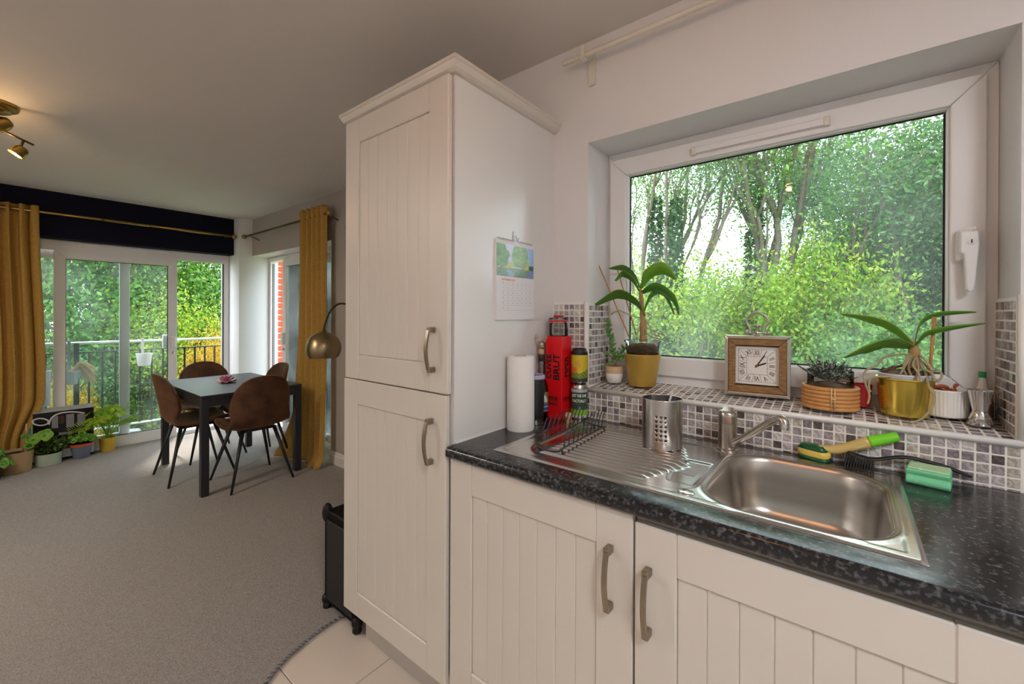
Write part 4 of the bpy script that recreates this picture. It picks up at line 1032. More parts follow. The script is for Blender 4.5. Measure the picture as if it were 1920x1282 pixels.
MB().shell([(.056, .001), (.057, .005), (.057, .112)], x, y, 36, z0).lathe([(0, .001), (.056, .0012)], x, y, 36, z0).build('glass', 'clear_glass', t, smooth=True)
MB().lathe([(.0545, .003), (.0545, .064), (.04, .074), (0, .082)], x, y, 32, z0).build('gravel', 'bark_mix', t, smooth=True)
def spike(mb, c, d, L_, r_, bend=.3):
    d = d.normalized(); up_ = Vector((0, 0, 1)); pts = [c+d*L_*f+up_*(bend*L_*f*f) for f in (0, .3, .6, .85, 1)]
    mb.tube(pts, [r_*.8, r_, r_*.75, r_*.4, r_*.08], 6)
for (ox, oy, oz, n, L0) in ((-.012, -.012, .085, 26, .068), (.020, .012, .080, 16, .050), (.005, .03, .08, 12, .05)):
    for k in range(n):
        a = k*2.39996; e = .25+1.1*(k/n); d = Vector((cos(a)*cos(e), sin(a)*cos(e), sin(e)))
        m = MB(); spike(m, Vector((x+ox, y+oy, z0+oz))+d*.006, d, L0*random.uniform(.8, 1.1), .0052, .12); m.build('leaf', 'haworthia', t, smooth=True)
for k in range(5):
    a = -.6+k*.35; d = Vector((cos(a), sin(a), .25)); m = MB(); spike(m, Vector((x+.02, y-.012, z0+.084)), d, .032, .005, -.2); m.build('dry_leaf', 'haworthia_dead', t, smooth=True)
# red cup
x, y = 1.012, .130; z0 = sillz(y)+.005
tag(MB().lathe([(.0, .001), (.021, 0), (.022, .002), (.0265, .066), (.0250, .066), (.021, .006), (0, .005)], x, y, 32, z0).build('votive_cup', 'red_glass', smooth=True, auto=True), 'small tapered red glass cup behind the rattan pot', 'cup')
# orchid in the brass pot
x, y = 1.105, .092; z0 = sillz(y)+.004
t = thing('potted_orchid', 'orchid with wandering grey roots in shiny brass pot', 'potted plant', (x, y, z0))
MB().lathe([(.049, 0), (.052, .002), (.0615, .098), (.066, .1005), (.066, .104), (.0625, .104), (.060, .098), (0, .094)], x, y, 48, z0).build('pot', 'brass_pot', t, smooth=True, auto=True)
MB().shell([(.056, .095), (.058, .110), (.0595, .112), (.0595, .116), (.057, .116)], x, y, 36, z0).build('inner_pot', 'clear_plastic', t, smooth=True)
MB().lathe([(.056, .102), (.05, .114), (.025, .124), (0, .128)], x, y, 28, z0).build('bark', 'bark_mix', t, smooth=True)
for k in range(26):
    a = random.uniform(0, 2*pi); r_ = random.uniform(.004, .046); c = Vector((x+r_*cos(a), y+r_*sin(a), z0+.120+random.uniform(0, .022)*(1-r_/.05)))
    MB().cbox(-.009, .009, -.004, .004, -.003, .003, .0015).build('bark_chip', 'bark_mix', t); o = COL.objects[-1]
    o.matrix_parent_inverse = Matrix.Identity(4); o.location = c-Vector((x, y, z0)); o.rotation_euler = (random.uniform(-.6, .6), random.uniform(-.6, .6), a*3)
yo = y-.004
MB().tube(curve([sc(1716, 690), sc(1715, 668), sc(1714, 655), sc(1713, 640)], 4), [.011]*5+[.013]*4+[.009]*4, 10).build('stem', 'orchid_stem', t, smooth=True)
L = [([(1713, 646, 0), (1677, 613, -.01), (1637, 597, -.01), (1576, 588, .0)], [.012, .030, .030, .003], 'orchid_leaf_light'),
     ([(1709, 650, 0), (1665, 638, -.05), (1622, 648, -.075), (1582, 670, -.085)], [.014, .054, .058, .004], 'orchid_leaf_light'),
     ([(1715, 644, 0), (1727, 609, .02), (1761, 592, .03), (1831, 585, .02)], [.012, .032, .026, .002], 'orchid_leaf'),
     ([(1718, 648, 0), (1741, 628, -.02), (1783, 618, -.03), (1848, 606, -.035)], [.012, .026, .024, .002], 'orchid_leaf')]
for pts, ws, mt in L: blade(MB(), [sc(*p) for p in pts], [q_*1.25 for q_ in ws], (.2, -.85, .45), .32).build('leaf', mt, t, smooth=True, solid=.0022)
MB().tube([sc(1742, 715, -.02), sc(1752, 594, -.005)], [.003, .0046], 10).build('cane', 'bamboo', t, smooth=True)
for pts in ([(1712, 664, 0), (1690, 664, -.02), (1660, 669, -.03), (1644, 684, -.035), (1622, 696, -.04), (1622, 716, -.04), (1630, 740, -.045), (1627, 757, -.045)],
            [(1690, 706, -.03), (1660, 706, -.045), (1634, 708, -.045), (1629, 724, -.045), (1632, 735, -.045)],
            [(1728, 680, 0), (1738, 710, -.045), (1742, 726, -.075), (1751, 742, -.078), (1748, 762, -.078), (1728, 785, -.074), (1706, 792, -.07)],
            [(1712, 660, 0), (1698, 684, -.03), (1688, 702, -.035)], [(1716, 664, 0), (1722, 690, -.05), (1716, 712, -.055)], [(1720, 662, 0), (1736, 676, -.03), (1748, 694, -.04), (1760, 694, -.05), (1766, 706, -.05), (1756, 717, -.05)],
            [(1710, 668, 0), (1704, 690, -.04), (1712, 710, -.05)], [(1722, 668, 0), (1730, 690, -.03), (1748, 700, -.05), (1752, 715, -.055)], [(1708, 664, 0), (1700, 672, -.02), (1694, 690, -.03), (1702, 706, -.04)], [(1718, 668, 0), (1712, 684, -.055), (1722, 700, -.065), (1728, 716, -.068)], [(1724, 672, .01), (1740, 690, .0), (1746, 708, -.01)]):
    MB().tube(curve([sc(*p) for p in pts], 5), .0027, 7).build('root', 'root', t, smooth=True)
# ribbed ramekin with dried chillies
x, y = 1.190, .126; z0 = sillz(y)+.004; m = MB(); n = 144; rg = []
for r_, z, k in ((.040, 0, 0), (.043, .003, 0), (.0435, .006, 1), (.0450, .064, 1), (.0455, .067, 0), (.0465, .072, 0), (.0455, .0735, 0), (.0425, .0735, 0), (.0410, .068, 0), (.039, .010, 0), (.01, .008, 0)):
    rg.append([(x+(r_+k*.0011*cos(36*2*pi*i/n))*cos(2*pi*i/n), y+(r_+k*.0011*cos(36*2*pi*i/n))*sin(2*pi*i/n), z0+z) for i in range(n)])
tag(m.loft(rg, True, True).build('ramekin', 'ceramic_white', smooth=True), 'white ribbed ramekin on the tiled sill', 'ramekin')
for k in range(9):
    a = k*2.4; r_ = .024*(k/9)**.5; c = Vector((x+r_*cos(a), y+r_*sin(a), z0+.054+.0035*k)); d = Vector((cos(a*1.7), sin(a*1.7), .1))*.016
    tag(MB().tube(curve([c-d, c+Vector((0, 0, .003)), c+d], 5), [.001, .003, .0045, .005, .005, .005, .005, .0045, .004, .003, .0012], 7).build('dried_chilli', 'chilli', smooth=True), 'curled dried red chilli in the ribbed ramekin', 'chilli', 'dried chillies in the ramekin')
# jigger and dropper bottle
x, y = 1.246, .073; z0 = sillz(y)+.004
t = thing('jigger', 'double ended steel jigger standing at the end of sill', 'jigger', (x, y, z0))
MB().shell([(.0245, 0), (.0255, .0005), (.0150, .033), (.0142, .035)], x, y, 36, z0).build('small_cup', 'steel_bright', t, smooth=True)
MB().shell([(.0142, .035), (.0150, .037), (.0250, .088), (.0262, .089), (.0240, .089), (.0140, .039), (.002, .038)], x, y, 36, z0).build('large_cup', 'steel_bright', t, smooth=True)
MB().tube([(x+.0148*cos(a), y+.0148*sin(a), z0+.035) for a in [2*pi*k/28 for k in range(28)]], .0011, 6, closed=True).build('waist_ring', 'steel', t, smooth=True)
x, y = 1.262, .148; z0 = sillz(y)+.004
t = thing('dropper_bottle', 'small amber bottle with white nozzle and green cap', 'bottle', (x, y, z0))
MB().lathe([(0, 0), (.018, 0), (.0205, .003), (.0205, .050), (.018, .058), (.009, .064), (.009, .068), (0, .068)], x, y, 28, z0).build('body', 'amber', t, smooth=True, auto=True)
MB().lathe([(.0115, .066), (.0115, .078), (.009, .082), (.0055, .106), (0, .106)], x, y, 20, z0).build('nozzle', 'ceramic_white', t, smooth=True, auto=True)
MB().lathe([(.0075, .1062), (.0075, .120), (.0065, .1215), (0, .1215)], x, y, 16, z0).build('cap', 'cap_green', t, smooth=True, auto=True)

# ---- cream curtain pole above the kitchen window
t = thing('curtain_pole', 'plain cream curtain pole on bracket over the kitchen window', 'curtain pole', (.9, -.07, 2.36))
MB().tube([(.085, -.07, 2.358), (.09, -.07, 2.358), (1.95, -.07, 2.358)], [.007, .0095, .0095], 14).build('pole', 'upvc_old', t, smooth=True)
for bx in (.178, 1.75):
    b = MB().cbox(bx-.013, bx+.013, -.012, -.0002, 2.268, 2.395, .002).build('bracket', 'upvc_old', t)
    MB().cbox(bx-.009, bx+.009, -.062, -.010, 2.362, 2.380, .002).build('arm', 'upvc_old', b)
    MB().cbox(bx-.009, bx+.009, -.088, -.080, 2.345, 2.392, .002).cbox(bx-.009, bx+.009, -.088, -.058, 2.338, 2.348, .002).build('cup', 'upvc_old', b)

# ---- black case beside the tall cabinet
t = thing('amplifier_case', 'black amplifier case with corner guards and feet by tall cabinet', 'amplifier', (-.76, -.33, 0))
ax0, ax1, ay0, ay1 = -.912, -.640, -.530, -.12
MB().cbox(ax0, ax1, ay0, ay1, .030, .452, .012).build('case', 'black_tolex', t)
MB().cbox(ax0+.03, ax1-.03, ay0-.003, ay0+.002, .06, .42, .004).build('grille', 'matte_black', t)
MB().tube([(ax0+.02, ay0+.004, .453), (ax1-.02, ay0+.004, .453)], .005, 8).build('piping', 'rubber', t, smooth=True)
for i, xx in enumerate((ax0+.012, ax1-.012)):
    for yy in (ay0+.012, ay1-.012):
        for zz in (.045, .440):
            MB().ball((xx, yy, zz), .024, .024, .026 if zz < .1 else .045, 14, 10).build('corner_guard', 'rubber', t, smooth=True)
        MB().lathe([(0, .0), (.014, 0), (.019, .005), (.019, .014), (.014, .030), (0, .032)], xx, yy, 18, .0015).build('foot', 'rubber', t, smooth=True)

# ================================================================== living room
def wave_curtain(name, label, cat, fn, nu, nv, group=None):
    return None
# table
t = thing('dining_table', 'black rectangular dining table with square legs', 'table', (-3.27, -.15, .006))
tx0, tx1, ty0, ty1 = -3.825, -2.715, -.512, .215
MB().cbox(tx0, tx1, ty0, ty1, .727, .75, .003).build('tabletop', 'table_black', t)
for a in ((tx0+.052, tx1-.052, ty0+.006, ty0+.030), (tx0+.052, tx1-.052, ty1-.030, ty1-.006), (tx0+.006, tx0+.030, ty0+.052, ty1-.052), (tx1-.030, tx1-.006, ty0+.052, ty1-.052)):
    MB().box(*a, .665, .727).build('apron', 'table_black', t)
lm = MB().cbox(-.0255, .0255, -.0255, .0255, .006, .727, .003).mesh('leg'); lm.materials.append(MAT['table_black'])
for a in (tx0+.027, tx1-.027):
    for b in (ty0+.027, ty1-.027):
        o = bpy.data.objects.new('leg', lm); COL.objects.link(o); attach(o, t); o.location = (a, b, 0)
# ornament on the table
x, y = -3.30, -.165
t = thing('glass_ornament', 'crumpled pink glass flower dish on the black table', 'ornament', (x, y, .75))
def petal(u, v, r0, r1, z0, z1, k, ph): 
    a = 2*pi*u; r_ = r0+(r1-r0)*v+.012*v*sin(k*a+ph); return (x+r_*cos(a), y+r_*sin(a), .7515+z0+(z1-z0)*v+.010*v*sin(k*a*1+ph+1))
MB().grid(lambda u, v: petal(u, v, .0, .066, 0, .012, 7, 0), 56, 8).build('outer_petals', 'pink_light', t, smooth=True, solid=.003)
MB().grid(lambda u, v: petal(u, v, .0, .046, .006, .030, 5, 1), 48, 8).build('middle_petals', 'pink_glass', t, smooth=True, solid=.003)
MB().grid(lambda u, v: petal(u, v, .0, .026, .012, .045, 4, 2), 40, 8).build('inner_petals', 'pink_glass', t, smooth=True, solid=.003)
# chairs: local frame, the sitter faces +y
def chair_shell():
    prof = [(.215, .452, .185), (.20, .462, .205), (.10, .452, .222), (0, .440, .226), (-.10, .440, .222), (-.165, .462, .214), (-.20, .52, .212), (-.222, .60, .214), (-.238, .69, .210), (-.252, .77, .188), (-.262, .822, .150), (-.267, .848, .108), (-.270, .861, .066), (-.271, .866, .022)]
    def f(u, v):
        p = v*(len(prof)-1); i = min(int(p), len(prof)-2); t_ = p-i
        y_, z_, w_ = [prof[i][k]*(1-t_)+prof[i+1][k]*t_ for k in range(3)]
        s_ = (u-.5)*2; back = sst(.40, .55, v)
        q_ = (w_*s_/.214)**2; return (w_*s_, y_+.070*back*q_, z_+.030*(1-back)*q_)
    m = MB().grid(f, 20, 48)
    return m
chair = thing('dining_chair', 'x', 'chair', (0, 0, .006))
chair_shell().build('seat_shell', 'velvet', chair, smooth=True, solid=.028, local=True)
def leg_pts(sx, sy): return [(sx*.115, sy*.115-.01, .430), (sx*.225, sy*.228, .0)]
for sx in (-1, 1):
    for sy in (-1, 1): MB().tube(leg_pts(sx, sy), [.0145, .0085], 10).build('leg', 'matte_black', chair, smooth=True, local=True)
MB().cbox(-.125, .125, -.135, .115, .418, .434, .003).build('seat_frame', 'matte_black', chair, local=True)
spots = [(-3.335, -.385, 0, 'brown velvet shell chair on the open long side of table, back to carpet'), (-2.832, -.130, pi/2, 'brown velvet shell chair at the table end nearest the arc lamp'),
         (-3.815, -.130, -pi/2, 'tan lit velvet shell chair at the table end by the patio door'), (-3.38, .088, pi, 'velvet shell chair between the table and the long yellow curtain')]
for i, (a, b, rz, lb) in enumerate(spots):
    o = chair if i == 0 else copy_tree(chair)
    o.location = (a, b, .006); o.rotation_euler.z = rz; o['label'] = lb; o['group'] = 'velvet chairs around the dining table'

# curtains
def curtain(name, label, fn, nu, nv, loc, parts=None, eyelets=()):
    t = thing(name, label, 'curtain', loc)
    MB().grid(fn, nu, nv).build('fabric', 'curtain_fabric', t, smooth=True, solid=.004)
    for (p, ax) in eyelets:
        ring = [(p[0]+(0 if ax == 0 else .026*cos(a)), p[1]+(.026*cos(a) if ax == 0 else 0), p[2]+.026*sin(a)) for a in [2*pi*k/20 for k in range(20)]]
        MB().tube(ring, .005, 6, closed=True).build('eyelet', 'brass_dark', t, smooth=True)
    return t
def cl_fn(u, v):             # v=0 top, 1 floor
    z = 2.285-2.272*v
    y_ = -1.93+(-1.205+.065*sst(0, .75, v)+1.93)*u-.125*sst(.74, .92, v)*u**3
    X0 = -4.565-.150*sst(.15, .95, v)
    amp = .038*(1-.25*v)
    ph = 2*pi*9.5*u+.5*sin(3*v+u*5)
    return (X0+amp*sin(ph)*(.75+.25*sin(7*u+2)), y_+.008*sin(ph*1.3+2*v), z)
curtain('yellow_curtain', 'long mustard curtain hanging beside the patio door and printed box', cl_fn, 150, 40, (-4.6, -1.6, 0),
        eyelets=[((-4.56, -1.93+.078*k, 2.238), 0) for k in range(9)])
def cr_fn(u, v):
    z = 2.318-2.306*v; puddle = sst(.96, 1, v)
    xl = -3.110-.075*sst(.0, .9, v)-.05*sst(.9, 1, v); xr = -2.625+.022*sst(.2, .8, v)+.01*puddle
    x_ = xl+(xr-xl)*u; ph = 2*pi*(5.2*u**1.3)+.6*sin(2.5*v+3*u)
    amp = .036*(1-.35*v)*(1-.4*u)
    y_ = .372+amp*sin(ph)-.045*sst(.5, 1, v)*(1-.4*u)-.06*puddle*(.5+.5*sin(9*u))-.10*sst(.80, 1, v)*max(0, 1-u*5)
    return (x_-.02*sst(.84, 1, v)*max(0, 1-u*5), y_, z)
curtain('yellow_curtain', 'long mustard curtain by the arc lamp, hem spread on carpet', cr_fn, 140, 60, (-2.9, .37, 0),
        eyelets=[((-2.65, .40, 2.235), 1)])
# poles
t = thing('curtain_pole', 'polished brass curtain pole across the navy wall', 'curtain pole', (XN+.1, -.8, 2.238))
MB().tube([(-4.56, -1.94, 2.238), (-4.56, .285, 2.238)], .0125, 14).build('pole', 'brass', t, smooth=True)
MB().tube([(-4.56, -.80, 2.238), (-4.56, -.78, 2.238)], .0145, 14).build('joint', 'brass_dark', t, smooth=True)
MB().tube([(-4.56, -.45, 2.238), (-4.56, .29, 2.238)], .0142, 14).build('sleeve', 'brass', t, smooth=True)
MB().ball((-4.56, .306, 2.238), .027).build('finial', 'brass', t, smooth=True)
for yy in (-1.7, .22): MB().tube(curve([(XN+.001, yy, 2.20), (-4.61, yy, 2.215), (-4.562, yy, 2.222)], 4), .006, 8).build('bracket', 'brass_dark', t, smooth=True)
t = thing('curtain_pole', 'dark brass curtain pole on the greige side wall', 'curtain pole', (-3.5, .376, 2.235))
MB().tube([(-4.455, .376, 2.235), (-2.575, .376, 2.235)], .011, 14).build('pole', 'brass_dark', t, smooth=True)
for xx in (-4.462, -2.560): MB().ball((xx, .376, 2.235), .027).build('finial', 'brass', t, smooth=True)
for xx in (-4.30, -2.590): MB().tube(curve([(xx, YL-.001, 2.19), (xx, .43, 2.21), (xx, .385, 2.222)], 4), .006, 8).build('bracket', 'brass_dark', t, smooth=True)

# arc lamp
t = thing('arc_floor_lamp', 'brass dome arc floor lamp arching in front of the yellow curtain', 'lamp', (-1.35, .20, 0))
sx_, sy_, sz_ = -2.22, .15, 1.016
MB().shell([(.108, 0), (.124, .030), (.130, .068), (.126, .105), (.112, .142), (.086, .172), (.050, .192), (.016, .199), (.014, .199), (.049, .189), (.084, .169), (.109, .140), (.123, .105), (.127, .068), (.121, .030), (.105, 0)], sx_, sy_, 48, sz_).build('shade', 'lamp_brass', t, smooth=True)
MB().lathe([(.018, .196), (.018, .206), (.012, .210), (.012, .232), (0, .232)], sx_, sy_, 20, sz_).build('shade_cap', 'brass_dark', t, smooth=True, auto=True)
MB().ball((sx_, sy_, sz_+.085), .03).build('bulb', 'ceramic_white', t, smooth=True)
arc = [(sx_, sy_, sz_+.225), (-2.185, .15, 1.30), (-2.125, .152, 1.375), (-2.03, .155, 1.425), (-1.93, .16, 1.43), (-1.75, .17, 1.40), (-1.50, .18, 1.26), (-1.33, .195, .95), (-1.27, .20, .5), (-1.27, .20, .05)]
MB().tube(curve(arc, 7), .0075, 10).build('arm', 'brass_dark', t, smooth=True)
MB().lathe([(0, .006), (.15, .006), (.152, .012), (.150, .045), (.145, .05), (0, .052)], -1.27, .20, 40, 0).build('base', 'matte_black', t, smooth=True, auto=True)
# dried twigs in a floor vase behind the cabinet
t = thing('twig_vase', 'dried brown twigs in tall vase behind the tall cabinet', 'vase', (-1.72, .30, .006))
MB().lathe([(.06, 0), (.075, .02), (.085, .25), (.05, .5), (.04, .6), (.048, .62), (.042, .615), (.03, .5), (0, .45)], -1.72, .30, 32, .006).build('vase', 'ceramic_white', t, smooth=True)
for k in range(5):
    a = k*1.3; tip_ = Vector((-1.72+.12*cos(a)-.15, .30+.05*sin(a), 1.5+.06*k)); b_ = Vector((-1.72, .30, .5))
    MB().tube(curve([b_, b_.lerp(tip_, .5)+Vector((.03, 0, 0)), tip_], 6), [.0035]*7+[.002]*6, 6).build('twig', 'twig', t, smooth=True)
    MB().tube([b_.lerp(tip_, .86), b_.lerp(tip_, .95)+Vector((-.05, -.01, .03))], [.002, .001], 5).build('twig', 'twig', t, smooth=True)

# printed product box standing in the door recess
t = thing('product_box', 'glossy black product box with printed front under patio glass', 'box', (-4.72, -1.03, 0))
qx = -4.66
MB().box(-4.778, qx, -1.225, -.838, .012, .462).build('carton', 'box_black', t)
MB().add([(qx+.0008, -1.226, .4625), (qx+.0008, -.837, .4625), (-4.779, -.842, .478), (-4.779, -1.221, .478), (qx+.0008, -1.226, .458), (qx+.0008, -.837, .458), (-4.779, -.842, .458), (-4.779, -1.221, .458)],
         [(0, 1, 2, 3), (7, 6, 5, 4), (0, 4, 5, 1), (1, 5, 6, 2), (2, 6, 7, 3), (3, 7, 4, 0)]).build('lid', 'box_grey', t)
MB().box(qx, qx+.001, -1.225, -.838, .030, .105).build('bottom_band', 'box_white', t)
pm = MB(); q = lambda u, v: Vector(pX(u, v, qx+.0012))
ring = [q(76+15*cos(a)*(1 if abs(cos(a)) < .8 else 1), 791+6.5*sin(a)) for a in [2*pi*k/28 for k in range(28)]]
pm.tube(ring, .006, 6, closed=True); pm.tube(curve([q(92, 796), q(95, 786), q(104, 778), q(118, 773.5), q(138, 772), q(158, 774)], 5), .0065, 6)
pm.build('printed_arc', 'box_white', t, smooth=True)
def quad(uv, mat):
    c = [q(*p) for p in uv]; MB().add([*c], [(0, 1, 2, 3)]).build('printed_panel', mat, t, solid=.0006)
quad([(97, 803), (109, 802), (109, 779), (97, 781)], 'print_grey'); quad([(124, 802), (139, 799), (139, 775), (124, 777)], 'print_grey')
quad([(111, 795), (121, 793), (121, 778), (111, 780)], 'print_brown'); quad([(145, 799), (160, 797), (160, 774), (145, 776)], 'print_grey')
quad([(48, 808), (50, 808), (50, 794), (48, 794)], 'box_white'); quad([(110, 816), (136, 812), (136, 808), (110, 811)], 'print_grey')

# potted plants on the carpet
def rpot(t, x, y, r0, r1, h_, mat, z=.006, rim=None):
    MB().lathe([(r0, 0), (r0+.003, .003), (r1, h_), (r1-.006, h_), (r1-.010, h_*.85), (0, h_*.82)], x, y, 40, z).build('pot', mat, t, smooth=True, auto=True)
    if rim: MB().lathe([(r1+.001, h_*.84), (r1+.006, h_*.85), (r1+.007, h_*1.0), (r1-.004, h_*1.01), (r1-.006, h_*.9)], x, y, 40, z).build('rim', rim, t, smooth=True, auto=True)
    MB().lathe([(r1-.011, h_*.87), (.02, h_*.89), (0, h_*.9)], x, y, 24, z).build('soil', 'soil', t, smooth=True)
def roundleaf(c, nrm, r_, mat, t, cup=.25):
    nrm = Vector(nrm).normalized(); a = nrm.orthogonal().normalized(); b = nrm.cross(a); m = MB()
    def f(u, v):
        th = 2*pi*u; rr = r_*v*(1+.08*sin(5*th))*(1-.35*(abs(sin(th/2))**14)); return c+a*rr*cos(th)+b*rr*sin(th)*.85+nrm*(cup*r_*(v*v)+.03*r_*sin(7*th)*v)
    o = m.grid(f, 24, 5).build('leaf', mat, t, smooth=True, solid=.0012); rnd_faces(o.data, 24); return o
# tan pot
x, y = -4.545, -1.325
t = thing('potted_plant', 'round leaved begonia on long stalks in tan pot', 'potted plant', (x, y, .006))
rpot(t, x, y, .085, .105, .175, 'tan_pot')
for (u, v, r_, nn) in ((62, 825, .055, (.8, -.1, .6)), (83, 817, .058, (.9, .1, .35)), (44, 818, .022, (.8, -.3, .5)), (50, 817, .018, (.9, .3, .4)), (54, 836, .035, (.7, 0, .7))):
    c = Vector(pX(u, v, x+.07)); roundleaf(c, nn, r_, 'begonia_leaf', t)
    MB().tube(curve([(x+.01, y+.02, .15), (x+.05, (y+c.y)/2+.02, (.15+c.z)/2-.01), c-Vector((.005, 0, .004))], 5), .003, 6).build('stalk', 'jade_stem', t, smooth=True)
# bushy plant in sage bowl
x, y = -4.60, -1.135
t = thing('potted_plant', 'dense small leaved plant in wide pale sage bowl', 'potted plant', (x, y, .006))
rpot(t, x, y, .078, .090, .105, 'sage_pot')
C = rng.normal(size=(900, 3)); C /= np.linalg.norm(C, axis=1)[:, None]; C *= (.55+.45*rng.random(900))[:, None]; C = C*np.array([.085, .135, .075])+np.array([x+.02, y, .185]); C = C[C[:, 2] > .10]
leaves('foliage', C, .030, 'bush_leaf', t, .55, .4, local=False)
# blue pot
x, y = -4.625, -.925
t = thing('potted_plant', 'green leafy plant in blue grey pot with red rim', 'potted plant', (x, y, .006))
rpot(t, x, y, .052, .078, .135, 'blue_pot', rim='blue_pot_rim')
for k in range(26):
    a = k*2.4; r_ = .02+.075*(k/26)**.6; roundleaf(Vector((x+r_*cos(a), y+r_*sin(a), .165+.07*(1-r_/.1)+random.uniform(-.01, .015))), (cos(a)*.6+.3, sin(a)*.6, .8), .030, 'begonia_leaf', t, .3)
# palm
x, y = -4.70, -.735
t = thing('potted_palm', 'bright feathery parlour palm in yellow metal pot', 'potted plant', (x, y, .006))
rpot(t, x, y, .050, .066, .135, 'yellow_pot')
for k in range(36):
    a = k*2.4+.3; lean = .08+.20*((k % 7)/6); hh = .16+.20*random.random()
    p0 = Vector((x, y, .12)); dirv = Vector((cos(a)*.55, sin(a), 0)); dirv.x = dirv.x if dirv.x > -.25 else -.25
    P = curve([p0, p0+dirv*lean*.35+Vector((0, 0, hh*.6)), p0+dirv*lean*.8+Vector((0, 0, hh*.95)), p0+dirv*lean*1.25+Vector((0, 0, hh*.88))], 6); m = MB()
    m.tube(P, .0016, 5)
    for i in range(6, len(P)-1):
        tn = (P[i+1]-P[i-1]).normalized(); sd = tn.cross(Vector((0, 0, 1))).normalized()
        for s_ in (-1, 1):
            L_ = .085*(1-.55*abs((i-11)/9)); d = (sd*s_*.8+tn*.6+Vector((0, 0, -.15))).normalized(); wv = tn.cross(d).cross(d).normalized()*.0065+Vector((.0, .0, .003))
            m.add([P[i], P[i]+d*L_*.45+wv, P[i]+d*L_, P[i]+d*L_*.45-wv], [(0, 1, 2, 3)])
    o = m.build('frond', 'palm_leaf', t); rnd_faces(o.data, 1)
p0 = Vector((x, y-.01, .13)); P = curve([p0, p0+Vector((.05, -.08, .14)), p0+Vector((.06, -.17, .165)), p0+Vector((.05, -.26, .12))], 7); m = MB().tube(P, .0016, 5)
for i in range(6, len(P)-1):
    tn = (P[i+1]-P[i-1]).normalized(); sd = Vector((0, 0, 1))
    for s_ in (-1, 1):
        d = (sd*s_*.85+tn*.5).normalized(); wv = Vector((.0, .0042, 0)); L_ = .07*(1-.5*abs((i-13)/10)); m.add([P[i], P[i]+d*L_*.5+wv, P[i]+d*L_, P[i]+d*L_*.5-wv], [(0, 1, 2, 3)])
o = m.build('frond', 'palm_leaf', t); rnd_faces(o.data, 1)
# light green plant at the very edge
x, y = -4.40, -1.475
t = thing('potted_plant', 'lime green scalloped leaf plant spilling beside the tan pot', 'potted plant', (x, y, .006))
rpot(t, x, y, .06, .07, .12, 'matte_black')
for k in range(24):
    a = k*2.4; r_ = .03+.10*(k/24)**.6; roundleaf(Vector((x+r_*cos(a)*.9, y+r_*sin(a), .09+.20*(1-r_/.14)+random.uniform(-.02, .04))), (cos(a)*.7+.3, sin(a)*.7, .6), .038, 'begonia_leaf', t, .2)

def point(name, loc, e, r, col, parent=None):
    l = bpy.data.lights.new(name, 'POINT'); l.energy = e; l.shadow_soft_size = r; l.color = col
    o = bpy.data.objects.new(name, l); COL.objects.link(o); o.location = loc
    if parent: attach(o, parent)
    return o
# brass spotlight cluster on the living room ceiling
t = thing('ceiling_spotlight', 'brass ceiling spotlight cluster with small tilting heads', 'lamp', (-2.52, -1.47, ZC))
sx0, sy0 = -2.52, -1.475
MB().lathe([(0, -.048), (.05, -.046), (.062, -.040), (.064, -.026), (.088, -.022), (.092, -.012), (.090, 0), (0, 0)], sx0, sy0, 36, ZC).build('ceiling_rose', 'brass', t, smooth=True, auto=True)
arms = [((-2.50, -1.335, 2.270), (-2.5, -1.385, 2.215), (-.55, -.5, -.66)), ((-2.40, -1.52, 2.27), (-2.40, -1.54, 2.21), (.5, -.4, -.7))]
MB().tube([(sx0, sy0, ZC-.045), (sx0, sy0, 2.31)], .008, 10).build('stem', 'brass', t, smooth=True)
MB().tube([(-2.50, -1.335, 2.270), (-2.50, -1.44, 2.312), (-2.51, -1.60, 2.345)], .0055, 8).build('arm', 'brass_dark', t, smooth=True)
def head(c, d, L_, r_, nm='spot_head'):
    d = Vector(d).normalized(); c = Vector(c); a = d.orthogonal().normalized(); b = d.cross(a)
    rg = []
    for f, rr in ((-.5, .15), (-.48, .6), (-.3, .85), (.0, .95), (.42, 1.), (.5, 1.), (.5, .88), (.38, .85)):
        rg.append([c+d*L_*f+a*r_*rr*cos(2*pi*k/20)+b*r_*rr*sin(2*pi*k/20) for k in range(20)])
    o = MB().loft(rg, True, False).build(nm, 'brass', t, smooth=True)
    MB().loft([[c+d*L_*.37+a*r_*.84*cos(2*pi*k/20)+b*r_*.84*sin(2*pi*k/20) for k in range(20)]]*1+[[c+d*L_*.375+a*r_*.01*cos(2*pi*k/20)+b*r_*.01*sin(2*pi*k/20) for k in range(20)]], False, True).build('lens', 'spot_glow', o)
point('spot_light', (-2.50, -1.42, 2.20), 7, .02, (1, .60, .24), t)
head((-2.50, -1.386, 2.222), (.0, -.45, -.7), .055, .033)
MB().tube([(-2.50, -1.372, 2.285), (-2.50, -1.383, 2.245)], .006, 8).build('knuckle', 'brass_dark', t, smooth=True)
head((-2.50, -1.462, 2.335), (.1, -.55, -.45), .11, .040)
head((-2.52, -1.60, 2.30), (.0, -.6, -.5), .09, .038)

# ================================================================== outside
GZ = -2.8
struct(MB().box(-70, 60, -40, 80, GZ-.2, GZ).build('ground', 'lawn'))
struct(MB().box(-5.36, -4.91, -3.0, .70, -.16, -.03).build('balcony_slab', 'concrete'))
